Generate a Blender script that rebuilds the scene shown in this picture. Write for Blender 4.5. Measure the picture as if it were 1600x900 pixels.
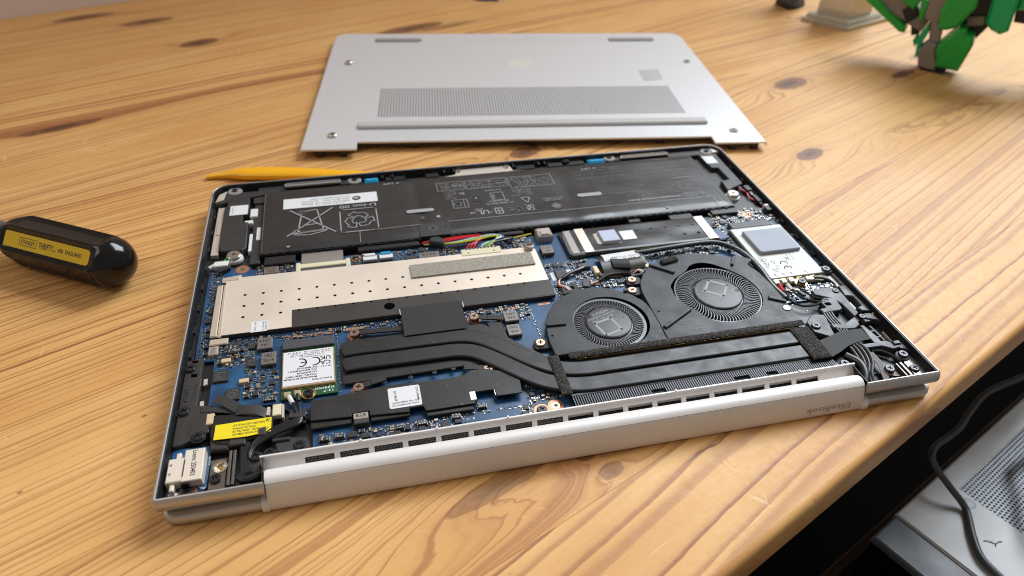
import bpy, bmesh, math, random
from mathutils import Vector, Matrix, geometry
for o in list(bpy.data.objects): bpy.data.objects.remove(o)
S = 0.001                       # everything below is written in millimetres
R = math.radians
random.seed(7)
scene = bpy.context.scene
COL = scene.collection

# ------------------------------------------------------------------ camera
cd = bpy.data.cameras.new('camera'); cam = bpy.data.objects.new('camera', cd); COL.objects.link(cam)
cd.sensor_width = 36; cd.lens = 24.705; cd.clip_start = 0.01; cd.clip_end = 20
cam.matrix_world = Matrix(((0.97359263, 0.11716048, -0.19593574, 0.0801828),
                           (-0.22625428, 0.60961795, -0.75972031, -0.1641607),
                           (0.03043675, 0.7839894, 0.6200276, 0.2214540),
                           (0, 0, 0, 1)))
cd.dof.use_dof = True; cd.dof.focus_distance = 0.295; cd.dof.aperture_fstop = 10.5
scene.camera = cam; scene.render.engine = 'CYCLES'; scene.cycles.filter_width = 0.95
# ------------------------------------------------------------------ light
w = bpy.data.worlds.new('World'); scene.world = w; w.use_nodes = True
bg = w.node_tree.nodes['Background']; bg.inputs[0].default_value = (1.0, 0.90, 0.80, 1); bg.inputs[1].default_value = 0.13
def area(name, loc, target, sx, sy, power, col):
    l = bpy.data.lights.new(name, 'AREA'); l.shape = 'RECTANGLE'; l.size = sx; l.size_y = sy; l.energy = power; l.color = col
    o = bpy.data.objects.new(name, l); COL.objects.link(o); o.location = loc
    o.rotation_euler = (Vector(target) - Vector(loc)).to_track_quat('-Z', 'Y').to_euler(); return o
area('window_light', (2.05, 2.0, 2.45), (0.2, 0.12, 0), 2.6, 2.0, 125, (0.86, 0.93, 1.0))
area('room_fill_light', (-1.3, 0.5, 1.7), (0.15, 0.1, 0), 1.5, 1.5, 9, (1.0, 0.92, 0.84))  # added soft warm fill from the left, not a lamp in the room
vs = scene.view_settings; vs.view_transform = 'Standard'; vs.look = 'None'; vs.exposure = 0.95; vs.gamma = 1.0; vs.use_curve_mapping = False

# ------------------------------------------------------------------ materials
class NT:
    def __init__(s, name):
        s.m = bpy.data.materials.new(name); s.m.use_nodes = True
        s.t = s.m.node_tree; s.bsdf = s.t.nodes['Principled BSDF']
    def n(s, typ, **kw):
        x = s.t.nodes.new(typ)
        for k, v in kw.items(): setattr(x, k, v)
        return x
    def put(s, sock, v):
        if isinstance(v, bpy.types.NodeSocket): s.t.links.new(v, sock)
        elif v is not None: sock.default_value = v
    def math(s, op, a, b=None, c=None, clamp=False):
        x = s.n('ShaderNodeMath', operation=op, use_clamp=clamp)
        s.put(x.inputs[0], a); s.put(x.inputs[1], b); s.put(x.inputs[2], c); return x.outputs[0]
    def xyz(s, x, y, z):
        c = s.n('ShaderNodeCombineXYZ'); s.put(c.inputs[0], x); s.put(c.inputs[1], y); s.put(c.inputs[2], z); return c.outputs[0]
    def noise(s, vec, scale, detail=2.0, rough=0.5):
        x = s.n('ShaderNodeTexNoise'); s.put(x.inputs['Vector'], vec); x.inputs['Scale'].default_value = scale
        x.inputs['Detail'].default_value = detail; x.inputs['Roughness'].default_value = rough; return x.outputs[0]
    def mr(s, v, a, b, c=0.0, d=1.0, smooth=False):
        x = s.n('ShaderNodeMapRange'); x.interpolation_type = 'SMOOTHSTEP' if smooth else 'LINEAR'
        s.put(x.inputs[0], v)
        for i, q in enumerate((a, b, c, d)): s.put(x.inputs[1 + i], q)
        return x.outputs[0]
    def mix(s, f, a, b):
        x = s.n('ShaderNodeMix', data_type='RGBA'); s.put(x.inputs[0], f)
        s.put(x.inputs[6], a if not isinstance(a, tuple) else (*a[:3], 1)); s.put(x.inputs[7], b if not isinstance(b, tuple) else (*b[:3], 1)); return x.outputs[2]
    def bump(s, h, strength, dist):
        x = s.n('ShaderNodeBump'); s.put(x.inputs['Height'], h); x.inputs['Strength'].default_value = strength; x.inputs['Distance'].default_value = dist
        s.t.links.new(x.outputs[0], s.bsdf.inputs['Normal']); return x
    def obj(s): return s.n('ShaderNodeTexCoord').outputs['Object']
    def attr(s, name):
        return s.n('ShaderNodeAttribute', attribute_type='OBJECT', attribute_name=name).outputs['Fac']

MC = {}
def mat(name, col, rough=0.5, metal=0.0, bump=0.0, bscale=900, var=0.0, vscale=120, spec=0.5, coat=0.0, dust=0.0):
    if name in MC: return MC[name]
    k = NT(name); b = k.bsdf
    b.inputs['Base Color'].default_value = (*col, 1); b.inputs['Roughness'].default_value = rough
    b.inputs['Metallic'].default_value = metal; b.inputs['Specular IOR Level'].default_value = spec
    b.inputs['Coat Weight'].default_value = coat
    o = None
    if bump or var or dust: o = k.obj()
    c = (*col, 1)
    if var:
        nz = k.noise(o, vscale, 4)
        c = k.mix(k.mr(nz, 0.3, 0.7), tuple(x * (1 - var) for x in col), tuple(min(1, x * (1 + var)) for x in col))
        k.put(b.inputs['Base Color'], c)
        k.put(b.inputs['Roughness'], k.mr(k.noise(o, vscale * 0.6, 3), 0.3, 0.7, max(0.02, rough - 0.07), min(1, rough + 0.08)))
    if dust:
        v = k.n('ShaderNodeTexVoronoi'); k.put(v.inputs['Vector'], o); v.inputs['Scale'].default_value = 160
        f = k.math('MULTIPLY', k.mr(v.outputs['Distance'], 0.045, 0.02), dust)
        k.put(b.inputs['Base Color'], k.mix(f, c, (0.45, 0.43, 0.4)))
    if bump: k.bump(k.noise(o, bscale, 3), bump, 0.0002)
    MC[name] = k.m; return k.m

def wood():
    k = NT('pine_wood'); b = k.bsdf; o = k.obj()
    sp = k.n('ShaderNodeSeparateXYZ'); k.put(sp.inputs[0], o)
    u = k.math('MULTIPLY', sp.outputs[0], 1000); v = k.math('MULTIPLY', sp.outputs[1], 1000); ww = k.math('MULTIPLY', sp.outputs[2], 1000)
    seed = k.attr('seed')
    sd = k.math('MULTIPLY', seed, 13.7)
    n1 = k.noise(k.xyz(k.math('MULTIPLY', u, 0.0042), k.math('MULTIPLY', v, 0.013), sd), 1.0, 1.5)
    n2 = k.noise(k.xyz(k.math('MULTIPLY', u, 0.02), k.math('MULTIPLY', v, 0.06), sd), 1.0, 2)
    n3 = k.noise(k.xyz(k.math('MULTIPLY', u, 0.09), k.math('MULTIPLY', v, 0.25), sd), 1.0, 2)
    warp = k.math('ADD', k.math('MULTIPLY', k.math('SUBTRACT', n1, 0.5), k.attr('wave')), k.math('MULTIPLY', k.math('SUBTRACT', n2, 0.5), 1.7))
    warp = k.math('ADD', warp, k.math('MULTIPLY', k.math('SUBTRACT', n3, 0.5), 0.9))
    vv = k.math('ADD', k.math('SUBTRACT', v, k.attr('pith')), warp)
    hh = k.math('ADD', k.math('ADD', ww, k.attr('depth')), k.math('MULTIPLY', u, k.attr('tilt')))
    r = k.math('ADD', k.math('SQRT', k.math('ADD', k.math('MULTIPLY', vv, vv), k.math('MULTIPLY', hh, hh))), k.math('MULTIPLY', u, k.attr('taper')))
    #  knots: centre (along, across), half length, half width, push, darkness of the heart
    KN = [(304, 257, 60, 14, 17, 1.0, 19, 8.6), (408, 217, 30, 9, 10, 1.0, 17, 5.0), (45, 281, 42, 13, 16, 0.95, 12, 7), (104, 537, 60, 14, 15, .9, 36, 9),
          (-71, 600, 60, 12, 14, 1.0, 17, 8), (-139, 722, 60, 12, 10, .9, 26, 7), (-94, 680, 60, 11, 9, .9, 24, 7), (-200, 484, 70, 10, 8, .95, 27, 5.4),
          (-125, 74, 62, 15, 17, .62, 24, 4.4), (-88, 67, 14, 9, 10, .9, 5.5, 4.2), (-86, 55, 16, 6, 7, .55, 6, 3.6), (208, 171, 50, 13, 13, 1.0, 13, 6.0),
          (352, 158, 95, 15, 20, .15, 30, 6), (440, 150, 60, 13, 15, .45, 12, 4), (300, 160, 60, 12, 12, .2, 18, 3), (-46, 40.3, 30, 4, 1.5, .8, 13, .55), (465, 359, 40, 12, 12, .5, 12, 4), (140, 526, 60, 8, 8, .6, 30, 5),
          (480, 232, 60, 16, 9, .5, 34, 7)]
    dark = None; halo = None; emin = None
    for (ku, kv, a, c, amp, dk, ca, cc) in KN:
        du = k.math('SUBTRACT', u, ku); dv = k.math('SUBTRACT', k.math('ADD', v, k.math('MULTIPLY', k.math('SUBTRACT', n3, 0.5), 4)), kv)
        d2 = k.math('ADD', k.math('POWER', k.math('DIVIDE', du, a), 2.0), k.math('POWER', k.math('DIVIDE', dv, c), 2.0))
        g = k.math('EXPONENT', k.math('MULTIPLY', d2, -1.6))
        r = k.math('ADD', r, k.math('MULTIPLY', g, amp))
        e2 = k.math('ADD', k.math('POWER', k.math('DIVIDE', du, ca), 2.0), k.math('POWER', k.math('DIVIDE', dv, cc), 2.0))
        m = k.math('MULTIPLY', k.mr(e2, 1.12, 0.80, 0, 1, True), dk)
        emin = e2 if emin is None else k.math('MINIMUM', emin, e2)
        h = k.math('MULTIPLY', k.math('EXPONENT', k.math('MULTIPLY', e2, -0.62)), dk)
        dark = m if dark is None else k.math('MAXIMUM', dark, m)
        halo = h if halo is None else k.math('MAXIMUM', halo, h)
    sz = k.attr('ring')
    q = k.math('DIVIDE', r, sz)
    nq = k.noise(k.xyz(k.math('MULTIPLY', q, 0.8), sd, 0.0), 1.0, 2)
    q = k.math('ADD', q, k.math('MULTIPLY', nq, 3.2))
    fr = k.math('POWER', k.math('FRACT', q), k.attr('narrow'))
    cr = k.n('ShaderNodeValToRGB'); k.put(cr.inputs[0], fr)
    els = cr.color_ramp.elements
    els[0].position = 0.0; els[0].color = (0.55, 0.55, 0.55, 1); els[1].position = 1.0; els[1].color = (0.6, 0.6, 0.6, 1)
    for p, c in ((0.06, 0.03), (0.45, 0.06), (0.70, 0.30), (0.86, 0.88), (0.95, 1.0)):
        e = els.new(p); e.color = (c, c, c, 1)
    late = k.math('MULTIPLY', cr.outputs[0], k.attr('contrast'))
    late = k.math('MULTIPLY', late, k.mr(k.noise(k.xyz(k.math('FLOOR', q), sd, 3.0), 1.7, 0), 0.25, 0.75, 0.55, 1.35))
    fib = k.noise(k.xyz(k.math('MULTIPLY', u, 0.05), k.math('MULTIPLY', v, 2.2), sd), 1.0, 3, 0.6)
    mot = k.noise(k.xyz(k.math('MULTIPLY', u, 0.012), k.math('MULTIPLY', v, 0.03), sd), 1.0, 3)
    fine = k.noise(o, 2600, 2)
    early = k.mix(k.mr(mot, 0.3, 0.7), (0.665, 0.345, 0.102), (0.79, 0.472, 0.170))
    early = k.mix(k.math('MULTIPLY', k.attr('warm'), 1.0), early, (0.55, 0.245, 0.072))
    c = k.mix(k.math('MULTIPLY', late, 0.95, clamp=True), early, (0.32, 0.105, 0.030))
    c = k.mix(k.mr(fib, 0.35, 0.75, 0.0, 0.22), c, (0.36, 0.165, 0.055))
    c = k.mix(k.mr(fine, 0.35, 0.65, 0.0, 0.10), c, (0.80, 0.58, 0.32))
    c = k.mix(k.math('MULTIPLY', halo, 0.50), c, (0.36, 0.155, 0.05))
    kr = k.math('FRACT', k.math('MULTIPLY', k.math('SQRT', emin), 3.3))
    kc = k.mix(kr, (0.115, 0.042, 0.017), (0.235, 0.088, 0.033))
    kc = k.mix(k.mr(k.math('ADD', emin, k.math('MULTIPLY', k.math('SUBTRACT', n3, 0.5), 0.7)), 0.30, 0.10, 0, 0.85), kc, (0.035, 0.015, 0.010))
    kc = k.mix(k.mr(emin, 0.72, 0.98, 0, 0.7), kc, (0.07, 0.025, 0.012))
    c = k.mix(k.math('MULTIPLY', dark, 0.9), c, kc)
    #  little dents, flecks and scratches
    vo = k.n('ShaderNodeTexVoronoi'); k.put(vo.inputs['Vector'], k.xyz(k.math('MULTIPLY', u, 0.055), k.math('MULTIPLY', v, 0.085), 0.0)); vo.inputs['Scale'].default_value = 1.0
    dent = k.mr(vo.outputs['Distance'], 0.075, 0.035)
    c = k.mix(k.math('MULTIPLY', dent, k.mr(vo.outputs['Color'], 0.38, 0.43, 0, 0.8)), c, (0.27, 0.11, 0.04))
    vs_ = k.n('ShaderNodeTexVoronoi', feature='DISTANCE_TO_EDGE'); k.put(vs_.inputs['Vector'], k.xyz(k.math('ADD', k.math('MULTIPLY', u, 0.030), k.math('MULTIPLY', v, 0.012)), k.math('MULTIPLY', v, 0.045), 2.0)); vs_.inputs['Scale'].default_value = 1.0
    scr = k.math('MULTIPLY', k.mr(vs_.outputs['Distance'], 0.016, 0.004), k.mr(k.noise(k.xyz(k.math('MULTIPLY', u, 0.05), k.math('MULTIPLY', v, 0.06), 9.0), 1.0, 2), 0.60, 0.68))
    c = k.mix(k.math('MULTIPLY', scr, 0.32), c, (0.88, 0.68, 0.42))
    k.put(b.inputs['Base Color'], c)
    sc = k.noise(k.xyz(k.math('MULTIPLY', u, 0.25), k.math('MULTIPLY', v, 0.25), 7.0), 1.0, 5, 0.7)
    k.put(b.inputs['Roughness'], k.mr(sc, 0.3, 0.7, 0.36, 0.52))
    b.inputs['Specular IOR Level'].default_value = 0.30
    hgt = k.math('ADD', k.math('MULTIPLY', late, 0.5), k.math('ADD', k.math('MULTIPLY', fib, 0.7), k.math('MULTIPLY', dent, -1.2)))
    hgt = k.math('SUBTRACT', k.math('ADD', hgt, k.math('MULTIPLY', sc, 0.9)), k.math('MULTIPLY', scr, 0.7))
    k.bump(hgt, 0.28, 0.0004)
    return k.m

def pcb():
    k = NT('blue_circuit_board'); b = k.bsdf; o = k.obj()
    br = k.n('ShaderNodeTexBrick'); k.put(br.inputs['Vector'], o); br.inputs['Scale'].default_value = 260; br.inputs['Mortar Size'].default_value = 0.012
    br.inputs['Brick Width'].default_value = 1.7; br.inputs['Row Height'].default_value = 0.21
    n1 = k.noise(o, 55, 2); n2 = k.noise(o, 130, 2)
    c = k.mix(k.mr(n1, 0.35, 0.65), (0.007, 0.034, 0.095), (0.018, 0.090, 0.200))
    c = k.mix(k.math('MULTIPLY', br.outputs['Fac'], k.mr(n2, 0.45, 0.6, 0.0, 0.8)), c, (0.03, 0.14, 0.33))
    v = k.n('ShaderNodeTexVoronoi'); k.put(v.inputs['Vector'], o); v.inputs['Scale'].default_value = 620
    c = k.mix(k.math('MULTIPLY', k.mr(v.outputs['Distance'], 0.20, 0.12), k.mr(n2, 0.5, 0.62)), c, (0.10, 0.16, 0.26))
    k.put(b.inputs['Base Color'], c); b.inputs['Roughness'].default_value = 0.34
    k.bump(k.math('ADD', br.outputs['Fac'], n2), 0.1, 0.0001); return k.m

def speckle(name, cols, scale, rough, bump=0.3):
    k = NT(name); o = k.obj()
    v = k.n('ShaderNodeTexVoronoi'); k.put(v.inputs['Vector'], o); v.inputs['Scale'].default_value = scale
    cr = k.n('ShaderNodeValToRGB'); k.put(cr.inputs[0], k.n('ShaderNodeSeparateColor').outputs[0])
    sc = [n for n in k.t.nodes if n.type == 'SEPARATE_COLOR'][0]; k.t.links.new(v.outputs['Color'], sc.inputs[0])
    cr.color_ramp.interpolation = 'CONSTANT'
    els = cr.color_ramp.elements
    while len(els) < len(cols): els.new(0.5)
    for i, (p, c) in enumerate(cols): els[i].position = p; els[i].color = (*c, 1)
    k.put(k.bsdf.inputs['Base Color'], cr.outputs[0]); k.bsdf.inputs['Roughness'].default_value = rough
    k.bump(k.noise(o, scale * 0.8, 2), bump, 0.0004); return k.m

def acrylic():
    k = NT('clear_acrylic'); b = k.bsdf
    b.inputs['Base Color'].default_value = (0.80, 0.71, 0.60, 1); b.inputs['Transmission Weight'].default_value = 0.35
    b.inputs['Roughness'].default_value = 0.18; b.inputs['IOR'].default_value = 1.47; return k.m

M = dict(
    wood=wood(), pcb=pcb(), acrylic=acrylic(), brass=mat('dull_brass', (0.34, 0.24, 0.10), 0.42, 0.9), leaf=mat('dark_hinge_steel', (0.16, 0.145, 0.13), 0.42, 0.8),
    alu=mat('silver_anodised_shell', (0.50, 0.48, 0.46), 0.38, 0.7, 0.06, 3500, 0.03, 60),
    hinge=mat('pale_silver_paint', (0.72, 0.685, 0.66), 0.52, 0.1, 0.05, 3500, 0.02, 50),
    cover=mat('pale_silver_cover', (0.73, 0.735, 0.75), 0.34, 0.40, 0.05, 3500),
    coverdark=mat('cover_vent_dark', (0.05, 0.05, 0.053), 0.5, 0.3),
    footpale=mat('pale_grey_rubber', (0.46, 0.445, 0.43), 0.5, 0, 0.1, 1500), rubber=mat('grey_rubber', (0.27, 0.255, 0.245), 0.62, 0, 0.1, 1500),
    stickerdark=mat('grey_square_print', (0.44, 0.425, 0.42), 0.45, 0.2, 0, 1, 0.12, 700), stickergrey=mat('faint_grey_print', (0.58, 0.565, 0.56), 0.45, 0.2, 0, 1, 0.12, 700),
    stickerbeige=mat('faint_beige_print', (0.66, 0.64, 0.585), 0.45, 0.3, 0, 1, 0.08, 700),
    black=mat('black_plastic', (0.010, 0.010, 0.011), 0.42, 0, 0.12, 2200),
    blackgloss=mat('black_glossy', (0.010, 0.010, 0.011), 0.36),
    frame=mat('charcoal_plastic', (0.028, 0.027, 0.027), 0.48, 0, 0.1, 2500, 0.1, 200),
    rail=mat('worn_charcoal_plastic', (0.032, 0.028, 0.025), 0.45, 0, 0.1, 2500, 0.12, 150),
    bracket=mat('cable_bracket_plastic', (0.036, 0.038, 0.043), 0.45, 0, 0.12, 2500, 0.1, 250),
    film=mat('battery_film', (0.026, 0.025, 0.025), 0.34, 0, 0.05, 300, 0.1, 60),
    filmtape=mat('battery_tape', (0.036, 0.035, 0.034), 0.42),
    print=mat('grey_ink', (0.34, 0.335, 0.34), 0.5),
    printdim=mat('dim_grey_ink', (0.21, 0.21, 0.215), 0.5),
    ink=mat('black_ink', (0.02, 0.02, 0.022), 0.5),
    inkgrey=mat('faded_ink', (0.20, 0.20, 0.20), 0.5),
    silk=mat('white_silkscreen', (0.66, 0.68, 0.70), 0.5),
    label=mat('white_label', (0.72, 0.72, 0.73), 0.42),
    yellow=mat('yellow_label', (0.84, 0.66, 0.010), 0.4),
    greenink=mat('green_marker_ink', (0.02, 0.12, 0.03), 0.5),
    fan=mat('fan_housing_plastic', (0.029, 0.030, 0.033), 0.44, 0, 0.16, 2600, 0.06, 200, spec=0.3, dust=0.8),
    blade=mat('fan_blade_plastic', (0.10, 0.105, 0.12), 0.28),
    hub=mat('fan_hub_film', (0.045, 0.045, 0.048), 0.42, 0.1),
    fanprint=mat('hub_ink', (0.26, 0.26, 0.265), 0.5),
    pipe=mat('black_heat_pipe', (0.017, 0.016, 0.016), 0.42, 0.0, 0.10, 2200, 0.1, 300, spec=0.4, dust=0.6),
    plate=mat('black_heat_spreader', (0.024, 0.022, 0.020), 0.42, 0.25, 0.1, 2600, 0.1, 200, dust=0.9),
    tape=mat('matt_black_tape', (0.022, 0.022, 0.022), 0.7, 0, 0.3, 1800),
    cloth=mat('black_woven_tape', (0.018, 0.017, 0.016), 0.75, 0, 0.5, 2600),
    fin=mat('fin_black_metal', (0.030, 0.031, 0.036), 0.36, 0.3),
    copper=mat('bare_copper', (0.62, 0.27, 0.14), 0.3, 0.95),
    copperpad=mat('copper_pad', (0.55, 0.25, 0.15), 0.38, 0.7),
    screwcopper=mat('copper_tinted_screw', (0.52, 0.36, 0.27), 0.28, 0.9),
    screwblack=mat('black_screw', (0.040, 0.040, 0.043), 0.3, 0.6),
    screwsilver=mat('nickel_screw', (0.62, 0.59, 0.54), 0.25, 0.95),
    steel=mat('bright_steel', (0.66, 0.63, 0.59), 0.24, 0.95),
    shield=mat('cream_shield_metal', (0.80, 0.70, 0.59), 0.40, 0.40, 0.03, 1500, 0.05, 45),
    shieldend=mat('shield_ridge_metal', (0.70, 0.60, 0.48), 0.36, 0.5),
    modemink=mat('modem_ink', (0.07, 0.07, 0.075), 0.5), insulator=mat('black_insulating_film', (0.036, 0.031, 0.027), 0.42, 0, 0.05, 1200, 0.06, 60),
    chip=mat('chip_epoxy', (0.026, 0.026, 0.027), 0.45, 0, 0.1, 3000),
    inductor=mat('inductor_ferrite', (0.21, 0.185, 0.165), 0.42, 0.4, 0.1, 3000),
    inductorside=mat('inductor_side', (0.035, 0.033, 0.032), 0.5),
    tin=mat('tinned_end', (0.66, 0.63, 0.58), 0.28, 0.9),
    ceramic=mat('tan_ceramic', (0.36, 0.24, 0.125), 0.45),
    tantalum=mat('beige_tantalum', (0.63, 0.47, 0.28), 0.45),
    ivory=mat('ivory_connector', (0.70, 0.63, 0.44), 0.42),
    slot=mat('dark_connector', (0.060, 0.058, 0.070), 0.5),
    gold=mat('gold_plating', (0.80, 0.56, 0.22), 0.25, 0.95),
    green=mat('green_circuit_board', (0.012, 0.085, 0.028), 0.38),
    olive=mat('olive_board_edge', (0.10, 0.095, 0.015), 0.4),
    wifishield=mat('card_shield_edge', (0.66, 0.50, 0.34), 0.35, 0.7),
    wwan=mat('white_modem_shield', (0.45, 0.465, 0.43), 0.42, 0.1),
    pad=mat('blue_grey_thermal_pad', (0.33, 0.365, 0.43), 0.62, 0, 0.1, 900, 0.05, 90),
    padssd=mat('lilac_thermal_pad', (0.46, 0.50, 0.62), 0.6),
    silverfoil=mat('silver_foil', (0.76, 0.69, 0.61), 0.32, 0.5, 0.1, 500),
    greyfoil=mat('grey_foil', (0.33, 0.30, 0.27), 0.4, 0.5),
    ssdfilm=mat('storage_black_film', (0.020, 0.020, 0.020), 0.30, 0, 0.1, 250),
    cyan=mat('cyan_tab', (0.015, 0.30, 0.56), 0.35),
    wirered=mat('red_wire', (0.58, 0.012, 0.02), 0.35), wireyellow=mat('yellow_wire', (0.62, 0.55, 0.03), 0.35),
    wiregreen=mat('green_wire', (0.05, 0.42, 0.10), 0.35), wirewhite=mat('white_wire', (0.72, 0.72, 0.72), 0.35),
    wireblack=mat('black_wire', (0.014, 0.014, 0.016), 0.3), wireblue=mat('blue_wire', (0.08, 0.13, 0.30), 0.35), wireorange=mat('orange_wire', (0.5, 0.16, 0.08), 0.4),
    white=mat('white_plastic', (0.72, 0.71, 0.69), 0.4),
    clip=mat('grey_clip', (0.42, 0.37, 0.33), 0.4, 0.3),
    foam=speckle('black_foam', [(0.0, (0.012, 0.011, 0.010)), (0.45, (0.035, 0.031, 0.028)), (0.75, (0.075, 0.065, 0.056)), (0.94, (0.12, 0.11, 0.10))], 2700, 0.95, 0.9),
    glitter=speckle('glittering_gasket', [(0.0, (0.16, 0.145, 0.115)), (0.2, (0.26, 0.235, 0.185)), (0.45, (0.33, 0.30, 0.245)), (0.65, (0.42, 0.39, 0.33)), (0.82, (0.20, 0.22, 0.26)), (0.9, (0.42, 0.33, 0.18))], 3300, 0.5, 0.4),
    orange=mat('amber_plastic', (0.88, 0.42, 0.004), 0.34, 0, 0.03, 600),
    handle=mat('black_acetate', (0.005, 0.005, 0.0055), 0.14, 0, 0.05, 300, spec=0.4),
    yellowpanel=mat('yellow_acetate', (0.76, 0.52, 0.010), 0.25, coat=0.3),
    shaft=mat('dull_steel_shaft', (0.38, 0.36, 0.33), 0.3, 0.9),
    toygreen=mat('toy_green', (0.006, 0.37, 0.05), 0.38, 0, 0.05, 800), toylitgreen=mat('toy_lit_green', (0.005, 0.42, 0.15), 0.38),  # the second green is the lit tone of the first
    toygrey=mat('toy_grey', (0.25, 0.21, 0.19), 0.5, 0, 0.05, 800), toydark=mat('toy_dark', (0.012, 0.014, 0.02), 0.45),
    casewhite=mat('silver_case_paint', (0.43, 0.43, 0.43), 0.42, 0.1, 0.06, 2500, 0.04, 30, dust=0.35),
    casegrey=mat('slate_bezel', (0.065, 0.078, 0.095), 0.42, 0, 0.1, 2000, 0.08, 60, dust=0.35),
    casemesh=mat('blue_grey_mesh', (0.22, 0.232, 0.255), 0.42, 0.3),
    shadeblack=mat('deep_shade_black', (0.003, 0.003, 0.0034), 0.95, spec=0.0), emboss=mat('shallow_engraving', (0.40, 0.37, 0.345), 0.55), portshell=mat('warm_reflection_shell', (0.80, 0.70, 0.59), 0.36, 0.2), cable=mat('rubber_cable', (0.055, 0.056, 0.062), 0.40, 0, 0.06, 900),  # near-black without sheen: shade on case sides and in recesses, as colour
    wall=mat('pale_wall_paint', (0.84, 0.76, 0.71), 0.8, 0, 0.2, 250), floor=mat('dark_carpet', (0.0025, 0.0022, 0.002), 0.95, 0, 0.5, 900, spec=0.0),
    brown=mat('dark_brown_wood', (0.075, 0.042, 0.022), 0.5, 0, 0.1, 300, 0.2, 40), twig=mat('dry_twig', (0.26, 0.17, 0.10), 0.8), blue=mat('blue_plastic', (0.02, 0.06, 0.42), 0.35),
    dot=mat('bleached_dust', (0.65, 0.62, 0.55), 0.8),
)

# ------------------------------------------------------------------ mesh helpers
def inset(pts, d):
    n = len(pts); out = []
    for i in range(n):
        p0, p1, p2 = Vector(pts[i - 1][:2]), Vector(pts[i][:2]), Vector(pts[(i + 1) % n][:2])
        a = (p1 - p0); b = (p2 - p1)
        if a.length < 1e-9 or b.length < 1e-9: out.append(tuple(p1)); continue
        a.normalize(); b.normalize(); na = Vector((-a.y, a.x)); nb = Vector((-b.y, b.x))
        m = na + nb; k = m.dot(na)
        out.append(tuple(p1 + (m / k if abs(k) > 0.25 else na) * d))
    return out
def ccw(pts):
    s = sum(pts[i - 1][0] * pts[i][1] - pts[i][0] * pts[i - 1][1] for i in range(len(pts)))
    return list(pts) if s > 0 else list(pts)[::-1]
def circ(x, y, r, n=20, a0=0, a1=360, ry=None):
    full = abs(a1 - a0) >= 360
    return [(x + r * math.cos(R(a0 + (a1 - a0) * i / (n if full else n - 1))), y + (ry or r) * math.sin(R(a0 + (a1 - a0) * i / (n if full else n - 1)))) for i in range(n)]
def rrect(x0, x1, y0, y1, r, n=5):
    p = []
    for cx, cy, a in ((x1 - r, y0 + r, -90), (x1 - r, y1 - r, 0), (x0 + r, y1 - r, 90), (x0 + r, y0 + r, 180)): p += circ(cx, cy, r, n, a, a + 90)
    return p
def rounded(pts, r, n=4):
    "round the corners of a polygon"
    pts = ccw(pts); out = []; N = len(pts)
    for i in range(N):
        p = Vector(pts[i]); a = Vector(pts[i - 1]) - p; b = Vector(pts[(i + 1) % N]) - p
        rr = min(r, a.length * 0.45, b.length * 0.45); a.normalize(); b.normalize()
        s, e = p + a * rr, p + b * rr
        for j in range(n):
            t = j / (n - 1); out.append(tuple(s * (1 - t) ** 2 + p * 2 * t * (1 - t) + e * t * t))
    return out
def smoothpath(pts, k=6):
    pts = [Vector(p) for p in pts]; out = []
    q = [2 * pts[0] - pts[1]] + pts + [2 * pts[-1] - pts[-2]]
    for i in range(1, len(q) - 2):
        for j in range(k):
            t = j / k; a, b, c, d = q[i - 1], q[i], q[i + 1], q[i + 2]
            out.append(0.5 * ((2 * b) + (c - a) * t + (2 * a - 5 * b + 4 * c - d) * t * t + (3 * b - a - 3 * c + d) * t ** 3))
    out.append(pts[-1]); return out

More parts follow.
